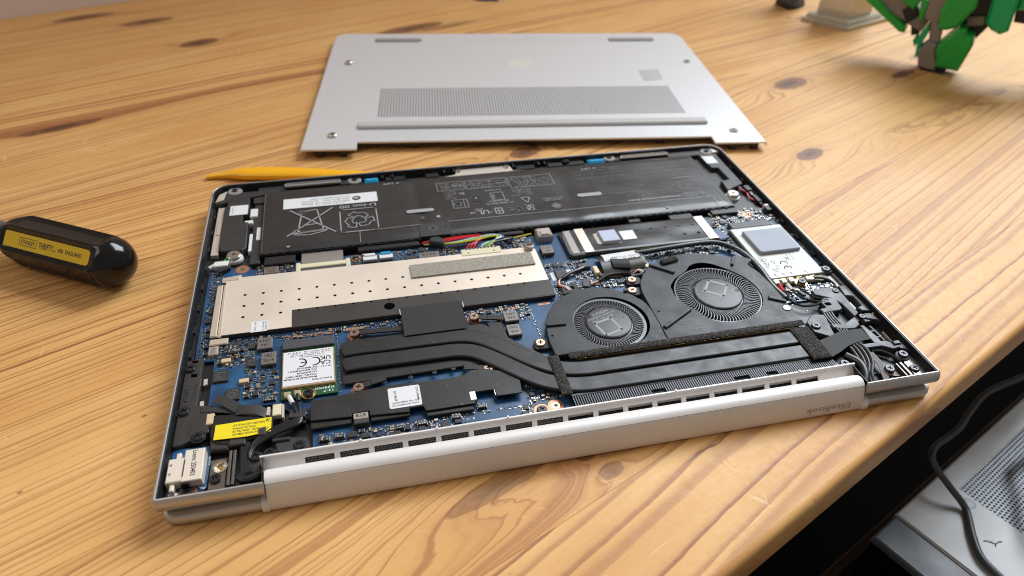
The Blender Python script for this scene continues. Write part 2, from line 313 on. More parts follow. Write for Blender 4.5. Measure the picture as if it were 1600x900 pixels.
class B:
    def __init__(s): s.v = []; s.f = []; s.mi = []; s.cur = 0
    def add(s, vs, fs):
        o = len(s.v); s.v += [tuple(p) for p in vs]; s.f += [tuple(i + o for i in f) for f in fs]; s.mi += [s.cur] * len(fs); return s
    def m(s, i): s.cur = i; return s
    def box(s, x0, x1, y0, y1, z0, z1, ch=0.0):
        if x0 > x1: x0, x1 = x1, x0
        if y0 > y1: y0, y1 = y1, y0
        return s.prism([(x0, y0), (x1, y0), (x1, y1), (x0, y1)], z0, z1, ch)
    def prism(s, pts, z0, z1, ch=0.0, holes=(), bottom=True):
        pts = ccw(pts); hs = [ccw(h) for h in holes]
        loops = []
        for i, L in enumerate([pts] + hs):
            if ch and i == 0: loops.append([(L, z0), (L, z1 - ch), (inset(L, ch), z1)])
            else: loops.append([(L, z0), (L, z1)])
        vs = []; fs = []; tops = []; bots = []
        for li, rings in enumerate(loops):
            prev = None; n = len(rings[0][0])
            for (L, z) in rings:
                st = len(vs); vs += [(p[0], p[1], z) for p in L]
                if prev is not None:
                    for i in range(n):
                        a, b = prev + i, prev + (i + 1) % n; c, d = st + (i + 1) % n, st + i
                        fs.append((a, b, c, d) if li == 0 else (d, c, b, a))
                else: bots.append(list(range(st, st + n)))
                prev = st
            tops.append(list(range(prev, prev + n)))
        def cap(idx, flip):
            if len(idx) == 1 and len(idx[0]) <= 4:
                f = tuple(idx[0]); fs.append(f[::-1] if flip else f); return
            flat = [i for L in idx for i in L]
            tri = geometry.tessellate_polygon([[Vector((vs[i][0], vs[i][1], 0)) for i in L] for L in idx])
            for t in tri:
                a, b, c = (flat[j] for j in t)
                ar = (vs[b][0] - vs[a][0]) * (vs[c][1] - vs[a][1]) - (vs[c][0] - vs[a][0]) * (vs[b][1] - vs[a][1])
                if abs(ar) < 1e-12: continue
                fs.append((a, b, c) if (ar > 0) != flip else (a, c, b))
        cap(tops, False)
        if bottom: cap(bots, True)
        return s.add(vs, fs)
    def cyl(s, x, y, r, z0, z1, n=20, ch=0.0): return s.prism(circ(x, y, r, n), z0, z1, ch)
    def lathe(s, x, y, prof, n=24, a0=0):
        vs = []; fs = []
        for r, z in prof: vs += [(x + r * math.cos(2 * math.pi * i / n + a0), y + r * math.sin(2 * math.pi * i / n + a0), z) for i in range(n)]
        for k in range(len(prof) - 1):
            for i in range(n): fs.append((k * n + i, k * n + (i + 1) % n, (k + 1) * n + (i + 1) % n, (k + 1) * n + i))
        fs.append(tuple(range((len(prof) - 1) * n, len(prof) * n)))
        return s.add(vs, fs)
    def tube(s, path, r, n=8, flat=1.0, smooth=5, caps=True):
        P = smoothpath(path, smooth) if smooth else [Vector(p) for p in path]
        vs = []; fs = []; up = Vector((0, 0, 1))
        for i, p in enumerate(P):
            t = (P[min(i + 1, len(P) - 1)] - P[max(i - 1, 0)]).normalized()
            a = t.cross(up); a = a.normalized() if a.length > 1e-4 else Vector((1, 0, 0)); b = a.cross(t)
            rr = r(i / (len(P) - 1)) if callable(r) else r
            vs += [p + a * (rr * math.cos(2 * math.pi * j / n)) + b * (rr * flat * math.sin(2 * math.pi * j / n)) for j in range(n)]
        for i in range(len(P) - 1):
            for j in range(n): fs.append((i * n + j, i * n + (j + 1) % n, (i + 1) * n + (j + 1) % n, (i + 1) * n + j))
        if caps: fs += [tuple(range(n))[::-1], tuple(range((len(P) - 1) * n, len(P) * n))]
        return s.add(vs, fs)
    def ribbon(s, path, wdir, width, th):
        "flat strip along a 3-D path, wdir = direction across it"
        P = smoothpath(path, 5); vs = []; fs = []; wv = Vector(wdir).normalized() * (width / 2)
        for i, p in enumerate(P):
            t = (P[min(i + 1, len(P) - 1)] - P[max(i - 1, 0)]).normalized(); nn = t.cross(wv).normalized() * (th / 2)
            vs += [p - wv - nn, p + wv - nn, p + wv + nn, p - wv + nn]
        for i in range(len(P) - 1):
            for j in range(4): fs.append((i * 4 + j, i * 4 + (j + 1) % 4, i * 4 + 4 + (j + 1) % 4, i * 4 + 4 + j))
        e = (len(P) - 1) * 4; fs += [(3, 2, 1, 0), (e, e + 1, e + 2, e + 3)]
        return s.add(vs, fs)
    def loft(s, rings, closed=True, caps=True):
        n = len(rings[0]); vs = [p for r in rings for p in r]; fs = []
        for k in range(len(rings) - 1):
            for i in range(n if closed else n - 1): fs.append((k * n + i, k * n + (i + 1) % n, (k + 1) * n + (i + 1) % n, (k + 1) * n + i))
        if caps: fs += [tuple(range(n))[::-1], tuple(range((len(rings) - 1) * n, len(rings) * n))]
        return s.add(vs, fs)
    def grid(s, x0, x1, y0, y1, nx, ny, fz):
        vs = [(x0 + (x1 - x0) * i / nx, y0 + (y1 - y0) * j / ny, fz(x0 + (x1 - x0) * i / nx, y0 + (y1 - y0) * j / ny)) for j in range(ny + 1) for i in range(nx + 1)]
        fs = [(j * (nx + 1) + i, j * (nx + 1) + i + 1, (j + 1) * (nx + 1) + i + 1, (j + 1) * (nx + 1) + i) for j in range(ny) for i in range(nx)]
        return s.add(vs, fs)
    def xf(s, mtx, start=0):
        s.v[start:] = [tuple(mtx @ Vector(p)) for p in s.v[start:]]; return s
    def mesh(s, name, mats, ang=32):
        me = bpy.data.meshes.new(name); me.from_pydata([(x * S, y * S, z * S) for x, y, z in s.v], [], s.f)
        for mm in (mats if isinstance(mats, (list, tuple)) else [mats]): me.materials.append(mm)
        if any(s.mi): me.polygons.foreach_set('material_index', s.mi)
        me.polygons.foreach_set('use_smooth', [True] * len(me.polygons)); me.set_sharp_from_angle(angle=R(ang)); me.update(); return me
    def obj(s, name, mats, parent=None, loc=(0, 0, 0), ang=32, label=None, kind=None):
        return link(name, s.mesh(name, mats, ang), parent, loc, label, kind)
def link(name, me, parent=None, loc=(0, 0, 0), label=None, kind=None, rz=0):
    o = bpy.data.objects.new(name, me); COL.objects.link(o); o.location = tuple(q * S for q in loc); o.rotation_euler = (0, 0, rz)
    if parent: o.parent = parent
    if label: o['label'] = label
    if kind: o['kind'] = kind
    return o
def thing(name, label, cat, loc=(0, 0, 0), rz=0, group=None):
    o = link(name, None, None, loc); o.rotation_euler = (0, 0, rz); o['label'] = label; o['category'] = cat; o.empty_display_size = 0.01
    if group: o['group'] = group
    return o
def struct(o): o['kind'] = 'structure'; return o

# ------------------------------------------------------------------ flat print (lettering, symbols)
PRINTS = []
class Print:
    def __init__(s, name, material, parent, z, mtx=None, kind=None):
        s.name, s.mat, s.z = name, material, z; s.items = []; s.b = B(); s.mtx = mtx or Matrix()
        s.kind = kind; s.parent = parent; PRINTS.append(s)
    def t(s, text, x, y, h, rot=0, al='l', w=None): s.items.append((text, x, y, h, rot, al, w)); return s
    def line(s, pts, wd, close=False):
        pts = [Vector(p) for p in pts]
        if close: pts = pts + [pts[0]]
        for a, b in zip(pts, pts[1:]):
            d = b - a
            if d.length < 1e-6: continue
            d.normalize(); n = Vector((-d.y, d.x)) * wd / 2; e = d * wd * 0.35
            s.poly([a - e - n, b + e - n, b + e + n, a - e + n])
        return s
    def poly(s, pts):
        pts = ccw([tuple(p) for p in pts])
        if len(pts) <= 4: s.b.add([(p[0], p[1], s.z) for p in pts], [tuple(range(len(pts)))])
        else:
            tri = geometry.tessellate_polygon([[Vector((*p, 0)) for p in pts]])
            fs = []
            for a, b, c in tri:
                ar = (pts[b][0] - pts[a][0]) * (pts[c][1] - pts[a][1]) - (pts[c][0] - pts[a][0]) * (pts[b][1] - pts[a][1])
                fs.append((a, b, c) if ar > 0 else (a, c, b))
            s.b.add([(p[0], p[1], s.z) for p in pts], fs)
        return s
    def ring(s, x, y, r, wd, n=22, a0=0, a1=360, ry=None):
        return s.line(circ(x, y, r, n, a0, a1, ry), wd, abs(a1 - a0) >= 360)
    def rect(s, x0, x1, y0, y1, wd): return s.line([(x0, y0), (x1, y0), (x1, y1), (x0, y1)], wd, True)
    def fake(s, x, y, w, h, rot=180, dens=0.85):
        "illegible small print: a row of letter-like strokes"
        c, si = math.cos(R(rot)), math.sin(R(rot)); px = 0.0; cw = h * 0.62
        T = lambda a, b: (x + a * c - b * si, y + a * si + b * c)
        while px < w:
            if random.random() < dens:
                for q in range(2):
                    k = random.random(); st = h * 0.17
                    if k < 0.6:
                        a = px + random.choice((0.08, 0.3, 0.55)) * cw; y0 = 0 if random.random() < .8 else h * .4; y1 = h * random.choice((0.7, 1.0))
                        s.poly([T(a, y0), T(a + st, y0), T(a + st, y1), T(a, y1)])
                    else:
                        bb = random.choice((0, 0.42, 0.83)) * h
                        s.poly([T(px, bb), T(px + cw * .75, bb), T(px + cw * .75, bb + st), T(px, bb + st)])
            px += cw
        return s
def finish_prints():
    tx = sorted({i[0] for p in PRINTS for i in p.items}); tmp = {}
    for t in tx:
        cu = bpy.data.curves.new('type', 'FONT'); cu.body = t; cu.size = 1.0; cu.offset = 0.018; cu.resolution_u = 2
        o = bpy.data.objects.new('type', cu); COL.objects.link(o); tmp[t] = o
    dg = bpy.context.evaluated_depsgraph_get(); G = {}
    for t, o in tmp.items():
        me = bpy.data.meshes.new_from_object(o.evaluated_get(dg))
        vs = [(v.co.x, v.co.y) for v in me.vertices]; fs = [tuple(p.vertices) for p in me.polygons]
        xs = [v[0] for v in vs] or [0]; G[t] = (vs, fs, min(xs), max(xs)); bpy.data.meshes.remove(me)
    for o in tmp.values():
        cu = o.data; bpy.data.objects.remove(o); bpy.data.curves.remove(cu)
    for p in PRINTS:
        for (t, x, y, h, rot, al, w) in p.items:
            vs, fs, a, b = G[t]; sy = h / 0.70; sx = sy if w is None else w / max(b - a, 1e-6)
            off = a if al == 'l' else b if al == 'r' else (a + b) / 2
            c, si = math.cos(R(rot)), math.sin(R(rot))
            q = [((vx - off) * sx, vy * sy) for vx, vy in vs]
            p.b.add([(x + u * c - v * si, y + u * si + v * c, p.z) for u, v in q], fs)
        if p.b.v: p.b.xf(p.mtx).obj(p.name, p.mat, p.parent, kind=p.kind)
# ================================================================== the setting
DA = R(23.4)
table = struct(link('tabletop', None, None, (262.5, -26.4, 0), 'honey coloured pine tabletop made of glued boards', None, DA)); table.empty_display_size = 0.01
#        v0, v1, pith, depth, tilt, ring, wave, contrast, warm
BOARDS = [(0, 48, 130, 30, 0.02, 8.6, 17, 0.85, 0.06, .04, .66), (48, 133, 230, 10, 0.0, 4.6, 7, 0.85, 0.22, .10, 1.15), (133, 206, 262, 9, 0.0, 3.5, 9, 0.66, 0.0, .04, 1.25),
          (206, 290, 340, 40, 0.03, 3.3, 10, 0.85, 0.12, .02, 1.1), (290, 377, 250, 70, 0.02, 2.9, 9, 1.0, 0.02, .03, 1), (377, 474, 600, 60, 0.02, 3.1, 10, 0.9, 0.14, .03, 1),
          (474, 527, 420, 50, 0.02, 9.0, 20, 0.95, 0.30, .03, .7), (527, 589, 640, 40, 0.02, 7.0, 16, 0.75, 0.10, .02, .8), (589, 665, 500, 60, 0.02, 3.2, 12, 0.8, 0.30, .02, 1), (665, 752, 900, 40, 0.03, 6.0, 16, 0.6, 0.45, .02, .8)]
for i, (v0, v1, pith, dep, tilt, ring, wave, con, warm, taper, narrow) in enumerate(BOARDS):
    b = B(); g = 0.035
    if i == 0:
        prof = [(0.9, -20), (0.25, -19.3), (0.0, -18.2), (0.0, -3.4), (0.35, -1.9), (1.0, -0.9), (2.0, -0.25), (3.3, 0.0)]
        prof = [(3.3, -20)] + prof[0:1] + prof[1:] + [(v1 - g - 0.06, 0), (v1 - g, -0.06), (v1 - g, -20)]
    else:
        prof = [(v0 + g, -20), (v0 + g, -0.06), (v0 + g + 0.06, 0), (v1 - g - 0.06, 0), (v1 - g, -0.06), (v1 - g, -20)]
    b.loft([[(x, p[0], p[1]) for p in prof][::-1] for x in (-620, 900)])
    o = b.obj('board', M['wood'], table)
    for k, q in zip(('seed', 'pith', 'depth', 'tilt', 'ring', 'wave', 'contrast', 'warm', 'taper', 'narrow'), (i * 1.0 + 0.37, pith, dep, tilt, ring, wave, con, warm, taper, narrow)): o[k] = float(q)
wl = B().box(-900, 1200, 752.5, 790, -720, 900).obj('wall', M['wall'], None, (262.5, -26.4, 0)); wl.rotation_euler = (0, 0, DA); struct(wl); wl['label'] = 'pale wall behind the far edge of the table'
fl = B().box(-1600, 1800, -1100, 1000, -740, -720).obj('floor', M['floor'], None, (262.5, -26.4, 0)); fl.rotation_euler = (0, 0, DA); struct(fl); fl['label'] = 'dark floor under the table'

# ================================================================== the opened laptop
LAP = thing('laptop', 'opened silver laptop lying lid down with its circuit boards, fans and battery exposed', 'laptop')
L_ = LAP
#  --- lid: rounded slab under the base
def shell(outline, prof, cap=True):
    rings = [[(p[0], p[1], z) for p in inset(outline, d)] for d, z in prof]; return rings
lid = ccw(rounded([(-0.4, -2.2), (312.6, -2.2), (312.6, 212.5), (-0.4, 212.5)], 7, 6))
B().loft(shell(lid, [(2.0, 0.1), (0.7, 0.5), (0.1, 1.5), (0, 2.6), (0.25, 3.8), (0.9, 4.7), (2.2, 5.1)])).obj('display_lid', M['alu'], L_)
#  --- base shell with the notch for the hinge
base = ccw(rounded([(0, 0), (36.2, 0), (36.2, 11), (276.4, 11), (276.4, 0), (312, 0), (312, 214), (0, 214)], 1.4, 4))
def rc(p):   # larger radius at the far corners
    return p
far = [(0, 0.8), (0.8, 0), (36.0, 0), (36.0, 11.2), (276.6, 11.2), (276.6, 0), (311.2, 0), (312, 0.8)] + circ(302.5, 204.5, 9.5, 8, 0, 90) + circ(9.5, 204.5, 9.5, 8, 90, 180)
base = ccw(far)
open_base = [(277.0, 0), (311.2, 0), (312, 0.8)] + circ(302.5, 204.5, 9.5, 8, 0, 90) + circ(9.5, 204.5, 9.5, 8, 90, 180) + [(0, 0.8), (0.8, 0), (35.6, 0)]
RP = [(4.0, 5.6), (1.6, 6.0), (0.2, 7.0), (-0.9, 8.6), (-1.4, 10.4), (-1.2, 12.0), (-0.6, 13.3), (-0.15, 13.85), (0.1, 14.0), (0.42, 14.0), (0.55, 13.85), (0.6, 11.5)]
rim = B(); rim.loft(shell(open_base, RP), closed=False, caps=False); n_ = len(open_base)
rim.f += [tuple(k * n_ for k in range(len(RP))), tuple(k * n_ + n_ - 1 for k in range(len(RP)))[::-1]]; rim.mi += [0, 0]
rim.obj('base_shell', M['alu'], L_, ang=50)
tray = B(); tray.loft(shell(base, [(0.58, 13.6), (1.0, 13.5), (1.2, 11.2), (1.8, 7.4), (2.2, 7.0)]), caps=False)
ins = inset(base, 2.0); tray.prism(ins, 5.9, 7.05)
tray.obj('inner_tray', M['black'], L_, ang=50)
#  ribs and clips moulded along the inside of the rim
rb = B()
for i in range(9):
    y = 60 + i * 15.7
    if 1: rb.box(1.3, 2.2, y, y + 4, 7, 9.2, .2); rb.box(309.4, 310.7, y, y + 4, 7, 11.0, .2)
for x in range(44, 276, 9):
    if abs(x - 155) > 20: rb.box(x, x + 1.2, 211.2, 212.6, 7, 11.8, .2)
rb.obj('rim_rib', M['black'], L_, kind='stuff')
#  --- hinge cover (two halves with a dark seam) and vent rail
hp = [(8.0, 9.6), (7.6, 11.0), (6.9, 12.1), (5.8, 12.9), (4.6, 13.35), (3.4, 13.45), (2.2, 13.15), (1.2, 12.6), (0.55, 12.05)]
hq = [(0.4, 11.8), (0.0, 11.0), (-0.6, 9.6), (-1.3, 7.6), (-1.9, 5.2), (-2.3, 3.0), (-2.4, 1.6), (-2.1, 0.6), (-1.4, 0.15), (3.0, 0.15)]
def extr(prof, x0, x1, ins_=0.5):
    prof = prof[:]; n = len(prof); cy = sum(p[0] for p in prof) / n; cz = sum(p[1] for p in prof) / n
    sh = lambda k: [(cy + (p[0] - cy) * k, cz + (p[1] - cz) * k) for p in prof]
    return [[(x, p[0], p[1]) for p in q] for x, q in ((x0, sh(0.96)), (x0 + ins_, prof), (x1 - ins_, prof), (x1, sh(0.96)))]
B().loft(extr(hp + [(1.0, 11.9), (5.0, 9.6)], 35.8, 276.6)).obj('hinge_cover', M['hinge'], L_, ang=40)
B().loft(extr(hq + [(7.5, 9.0), (7.4, 11.6)], 36.0, 276.4)).obj('hinge_barrel', M['hinge'], L_, ang=40)
for x0, x1 in ((33.6, 36.2), (276.4, 279.4)):
    B().loft(extr([(2.5, 5.4), (0.2, 5.5), (-1.6, 5.0), (-2.7, 3.4), (-2.9, 1.5), (-2.3, 0.2), (2.5, 0.2)], x0, x1, 0.3)).obj('hinge_end_tab', M['hinge'], L_, ang=40)
emb = Print('embossed_name', M['emboss'], L_, 0.05, Matrix(((-1, 0, 0, 270.6), (0, -.179, -.984, -1.87), (0, -.984, .179, 5.6), (0, 0, 0, 1))))
emb.t('EliteBook', 0, 0, 2.7, 0, 'l', 21.2)
rail = B()
SL = [(49.5 + 12.55 * k, 60.0 + 12.55 * k) for k in range(17)]
rail.loft([[(x, y, z) for y, z in ((11.5, 12.3), (11.45, 13.5), (11.7, 13.8), (12.3, 13.8), (12.6, 13.5), (12.6, 8.0), (11.9, 8.0))] for x in (34.0, 278.6)])
A0, A1 = Vector((0, 11.6, 12.9)), Vector((0, 8.3, 8.6))
def slab(x0, x1, t0, t1, th=0.7):
    p, q = A0.lerp(A1, t0), A0.lerp(A1, t1); n = Vector((0, -(A1.z - A0.z), (A1.y - A0.y))).normalized() * th
    if n.y > 0: n = -n
    vs = []
    for x in (x0, x1): vs += [(x, p.y, p.z), (x, q.y, q.z), (x, q.y - n.y * 1, q.z - n.z), (x, p.y - n.y, p.z - n.z)]
    rail.add(vs, [(0, 1, 5, 4)[::-1], (2, 3, 7, 6)[::-1], (1, 2, 6, 5)[::-1], (3, 0, 4, 7)[::-1], (0, 3, 2, 1)[::-1], (4, 5, 6, 7)[::-1]])
slab(34.2, 278.4, 0.0, 0.37); slab(34.2, 278.4, 0.81, 1.0)
xs = [34.2] + [q for s_ in SL for q in s_] + [278.4]
for i in range(0, len(xs), 2): slab(xs[i], xs[i + 1], 0.365, 0.815, 0.68)
for x in (70, 98.4, 126, 196, 252): rail.cyl(x, 12.0, 0.45, 13.6, 14.5, 10)
rail.obj('vent_rail', M['hinge'], L_, ang=40)
bk = B()
for k in range(8):
    x0, x1 = SL[k]
    bk.box(x0 - 0.8, x1 + 0.8, 12.7, 13.0, 7.5, 12.6)
bk.obj('vent_backing', M['black'], L_)
lat = B()
for k in range(8):
    x0, x1 = SL[k]; n = 8
    for r_ in range(3):
        for j in range(n):
            xx = x0 + (x1 - x0) * (j + 0.25 + 0.5 * (r_ % 2)) / n; t = 0.42 + 0.16 * r_
            p = A0.lerp(A1, t); lat.box(xx, xx + 0.75, p.y + 0.85, p.y + 1.15, p.z - 0.75, p.z - 0.15)
lat.obj('vent_mesh_dash', M['steel'], L_, kind='stuff')
bb = B()
for k in range(8):
    x0, x1 = SL[k]
    q0, q1 = A0.lerp(A1, 0.2), A0.lerp(A1, 0.9)
    bb.add([(x0 - .5, q0.y + 1.2, q0.z), (x1 + .5, q0.y + 1.2, q0.z), (x1 + .5, q1.y + 1.2, q1.z), (x0 - .5, q1.y + 1.2, q1.z)], [(3, 2, 1, 0)])
bb.obj('vent_mesh', M['black'], L_)

# --- screws, one mesh of each kind, copied with shared data
def cross(r, w_):
    return [(w_, w_), (w_, r), (-w_, r), (-w_, w_), (-r, w_), (-r, -w_), (-w_, -w_), (-w_, -r), (w_, -r), (w_, -w_), (r, -w_), (r, w_)]
def screw_mesh(name, r, h, mt, dome=0.3):
    b = B(); n = 24; cf = 0.32 if r > 3 else 0.52; cr = [(x * math.cos(.5) - y * math.sin(.5), x * math.sin(.5) + y * math.cos(.5)) for x, y in cross(r * cf, r * cf * 0.26)]
    b.prism(circ(0, 0, r, n), 0, h, r * dome * 0.5, [cr], bottom=False); b.m(1).add([(p[0], p[1], h * 0.45) for p in circ(0, 0, r * .7, 12)], [tuple(range(12))])  # recess floor coloured black for the shade inside the cross slot
    return b.mesh(name, [mt, M['ink']])
SCR = {k: screw_mesh('screw_' + k, r, h, M[m_]) for k, r, h, m_ in (('black', 2.15, 1.0, 'screwblack'), ('copper', 2.3, 1.0, 'screwcopper'), ('silver', 2.3, 0.9, 'screwsilver'), ('big', 3.6, 0.9, 'screwsilver'), ('small', 1.6, 0.6, 'screwblack'))}
SCR['collar'] = B().lathe(0, 0, [(2.2, 0), (2.2, 0.6), (1.5, 0.9), (1.5, 2.0)], 18).mesh('collar', M['screwsilver'])
def screw(kind, x, y, z, parent=None, name='screw'):
    return link(name, SCR[kind], parent or L_, (x, y, z), rz=random.uniform(-.8, .8))

# ------------------------------------------------------------------ battery
BAT = B()
def bz(x, y):
    d = min(x - 28, 290 - x, y - 143.5, 205 - y); e = min(1, max(0, (d - 1.2) / 3.4)); e = e * e * (3 - 2 * e)
    z = 11.55 + 0.62 * e
    for cx, wd, sl in ((112, 3.4, 0.0), (198, 5.0, 0.09)):
        q = (x - cx - sl * (y - 175)) / wd; z -= 0.42 * math.exp(-q * q) * e
    z += 0.06 * math.sin(x * 0.21 + y * 0.1) * math.sin(y * 0.17 + 1) * e + 0.05 * math.sin(x * .07 - y * .05)
    q = (x - 216 - 0.07 * (y - 175)) / 1.6; z += 0.13 * math.exp(-q * q) * e
    return z
BAT.grid(28, 290, 143.5, 205, 175, 42, bz); BAT.box(28, 290, 143.5, 205, 8, 11.3)
st = len(BAT.v)
for (ax, ay, bx_, by_) in ((28, 143.5, 290, 143.5), (290, 143.5, 290, 205), (290, 205, 28, 205), (28, 205, 28, 143.5)):
    n = 20; vs = []
    for i in range(n + 1):
        x, y = ax + (bx_ - ax) * i / n, ay + (by_ - ay) * i / n; vs += [(x, y, 11.2), (x, y, bz(x, y))]
    BAT.add(vs, [(2 * i, 2 * i + 2, 2 * i + 3, 2 * i + 1) for i in range(n)])
batt = BAT.obj('battery', M['film'], L_)
lb = batt
B().prism([(38.6, 183.2), (89.9, 183.2), (89.9, 193.6), (38.6, 193.6)], 12.3, 12.50).obj('battery_label', M['label'], lb)
p = Print('battery_label_print', M['inkgrey'], lb, 12.53)
p.t('REPLACE WITH HP SPARE', 74.5, 187.2, 1.3, 180, 'l', 26).t('CT: 6THUGDBNV17NB1', 74.5, 191.7, 1.2, 180, 'l', 21).t('SPS: M72-005   25/02/25', 74.5, 189.5, 1.2, 180, 'l', 26)
p.fake(72, 185.2, 20, 0.9)
q = Print('maker_emblem', M['ink'], lb, 12.53)
q.poly(circ(78.3, 188.4, 2.35, 28)); q2 = Print('maker_emblem_letters', M['label'], lb, 12.57)
q2.t('hp', 78.2, 189.35, 2.1, 168, 'c', 2.5)
p = Print('battery_print', M['print'], lb, 12.46)
#  crossed-out wheeled bin (upside down as seen)
p.line([(41.2, 156.2), (64.8, 180.6)], .75).line([(65.8, 156.4), (42.4, 181)], .75)
p.line([(48.0, 179), (56.5, 180.2), (59.6, 159.6), (46.5, 158.4), (48.6, 179)], .7).ring(49, 178.4, 2.0, .6).ring(49, 178.4, 0.8, .5)
p.line([(44.2, 157.8), (61.5, 159.3)], .9).line([(44.8, 156.8), (52, 155.6), (60.8, 158)], .6).line([(50.5, 165.2), (56, 165.8)], .7).rect(44.6, 47.2, 158.9, 161, .5)
p.t('Li-ion 00', 88.6, 181.4, 2.9, 180, 'l', 20)
p.line(rrect(68.6, 88.2, 154.6, 177, 1.6), .6, True)
for a in (90, 210, 330):                                     # three chasing arrows
    c, s = math.cos(R(a)), math.sin(R(a)); T = lambda u, v: (78.4 + (u * c - v * s), 165.6 + (u * s + v * c))
    p.line([T(3.6, -5.4), T(7.0, -2.8), T(7.0, 1.6), T(8.6, 1.8), T(5.4, 5.6), T(2.2, 1.7), T(3.9, 1.6), T(3.8, -1.2), T(1.4, -2.6)], .5, True)
p.line([(77.9, 144), (78.2, 154.2), (110, 155.0)], .28).line([(125.4, 155.4), (198, 155.1), (240, 154.6), (280.8, 154.3), (281, 145)], .3)
p.poly(rrect(104.3, 119.6, 167.2, 170.4, 1.55, 6)).poly(rrect(202.9, 217.8, 167.2, 170.6, 1.6, 6))
p.ring(112.2, 161.2, 1.15, .3).line([(111.6, 161.2), (112.8, 161.2)], .25).line([(112.2, 160.6), (112.2, 161.8)], .25)
p.poly(circ(121, 161.2, 1.15, 16))
for (tx, ty) in ((94.5, 200.5), (214.5, 197.6)): p.poly([(tx + 7.2, ty + .2), (tx + 9.2, ty + .2), (tx + 8.2, ty + 1.7)]); p.t('LIFT', tx + 5.6, ty + 1.6, 1.7, 180, 'l', 6.0)
p.poly([(40.6, 147.2), (43.0, 147.2), (41.8, 145.6)]).poly([(249, 148.2), (251.2, 148.2), (250.1, 146.4)])
p.t('UK', 175.2, 164.0, 2.7, 180, 'l', 4.6).t('CA', 175.2, 160.9, 2.7, 180, 'l', 4.6)
def ce(p, x, y, r, wd, rot=180, gap=1.15):
    c, s = math.cos(R(rot)), math.sin(R(rot))
    for k in (0, 1):
        cx, cy = x + c * k * r * 2 * gap, y + s * k * r * 2 * gap
        p.ring(cx, cy, r, wd, 14, rot + 80, rot + 280)
        if k: p.line([(cx + c * -r, cy + s * -r), (cx - c * r * .1, cy - s * r * .1)], wd)
ce(p, 166, 161, 2.0, .55)
p.rect(152.9, 156.9, 157.8, 163.8, .7).line([(152.9, 160.8), (156.9, 160.8)], .6).line([(154.9, 157.8), (154.9, 163.8)], .6)
p.t('UL', 149.2, 162.8, 4.0, 180, 'l', 6.4).t('US', 141.6, 162.0, 1.8, 180, 'l', 3.0).t('c', 151.2, 161.0, 1.6, 180, 'l', 1.4).t('SCG', 146.5, 164.8, 1.3, 180, 'l', 4.6)
p.rect(153.6, 160.8, 172.2, 180.6, .4).t('OVO', 155.6, 179.0, 2.4, 90, 'r', 5.4)
p.ring(144.8, 176.4, 2.7, .9).t('6', 145.5, 177.4, 2.0, 180, 'l', 1.4)
p.t('IS 16046 (Part 2)', 164.5, 169.3, 1.35, 180, 'l', 15).t('R-41130062', 160.4, 184, 1.1, 180, 'l', 9).t('IEC 62133-2', 162.4, 171.6, 1.2, 180, 'l', 11)
p.line([(170, 172.2), (175.4, 172.2), (172.7, 166.6)], .5, True).ring(172.7, 170.4, .9, .35)
p.ring(188.1, 160.3, 2.6, .4).line([(188.1, 158.2), (190, 160.3), (188.1, 162.4), (186.2, 160.3)], .4, True).line([(186.6, 160.3), (189.6, 160.3)], .7)
p.t('TIS 2217-2548', 192.6, 167.4, 1.3, 180, 'l', 9.4).t('HP Inc. (Thailand) Ltd', 194, 169.2, .9, 180, 'l', 12)
p.rect(124.6, 140.2, 187.4, 196.8, .3).rect(141.4, 165.9, 187, 196.5, .3).rect(167.2, 193.5, 183.8, 196.2, .3)
p.ring(136.3, 192, 2.9, .4).t('PSE', 138.3, 193.0, 1.6, 180, 'l', 4).ring(162.1, 191, 2.8, .8).line([(159.6, 191), (164.6, 191)], .6)
p.ring(188.6, 190, 3.2, .5, 26, 0, 360, 2.6)
for j in range(3): p.ring(190.2 - j * 1.4, 190, 1.3, .45, 10, -70, 110)
p.rect(130.8, 139.3, 167.6, 176.4, .35).ring(133.6, 171.6, 2.0, .8, 14, 30, 330).line([(137.2, 167.6), (137.2, 176.4)], .3)
p.t('KC', 139, 184.0, 2.6, 180, 'l', 3.0)
for (x0, x1, y0, y1, h) in ((125.4, 132.4, 189, 195.8, .9), (142.4, 157.8, 188.6, 195, 1.2), (168.4, 184, 185, 194.8, 1.1), (126, 134.6, 178, 186, .85), (166, 178, 175, 182, .9)):
    y = y1
    while y > y0: p.fake(x1, y, (x1 - x0) * random.uniform(.75, 1), h); y -= h * 1.75
p.fake(193, 186, 8.5, .9); p.fake(175, 165.6, 5, .7)
d = Print('battery_fine_print', M['printdim'], lb, 12.45)
lead = [(282.9, 199, 60), (282.5, 197.4, 52), (282, 195.8, 76), (281.6, 193.6, 50), (281.3, 192, 74), (280.6, 188.2, 73), (280.3, 186.6, 72), (280, 184, 66), (279.9, 181.8, 60), (279.8, 174.4, 40), (279.7, 172.8, 44), (279.6, 171.2, 50), (279.4, 169.6, 42), (279.2, 168, 61), (279, 166.4, 52), (278.8, 164.8, 44), (278.4, 163.2, 48)]
for (x, y, w_) in lead: d.fake(x, y, w_, .8, 180, .9)
d.t('WARNING:', 278.9, 178.9, 1.6, 180, 'l', 13.6)
p.t('Rechargeable Li-Polymer Battery', 262.3, 158.6, 1.6, 180, 'l', 32).ring(276.7, 158.4, 1.9, .4).t('hp', 277.6, 159.2, 1.6, 170, 'l', 1.8)
p.line(rrect(263.7, 273.4, 157.0, 160.2, .9), .25, True).fake(272.6, 159.2, 8, 1.0)
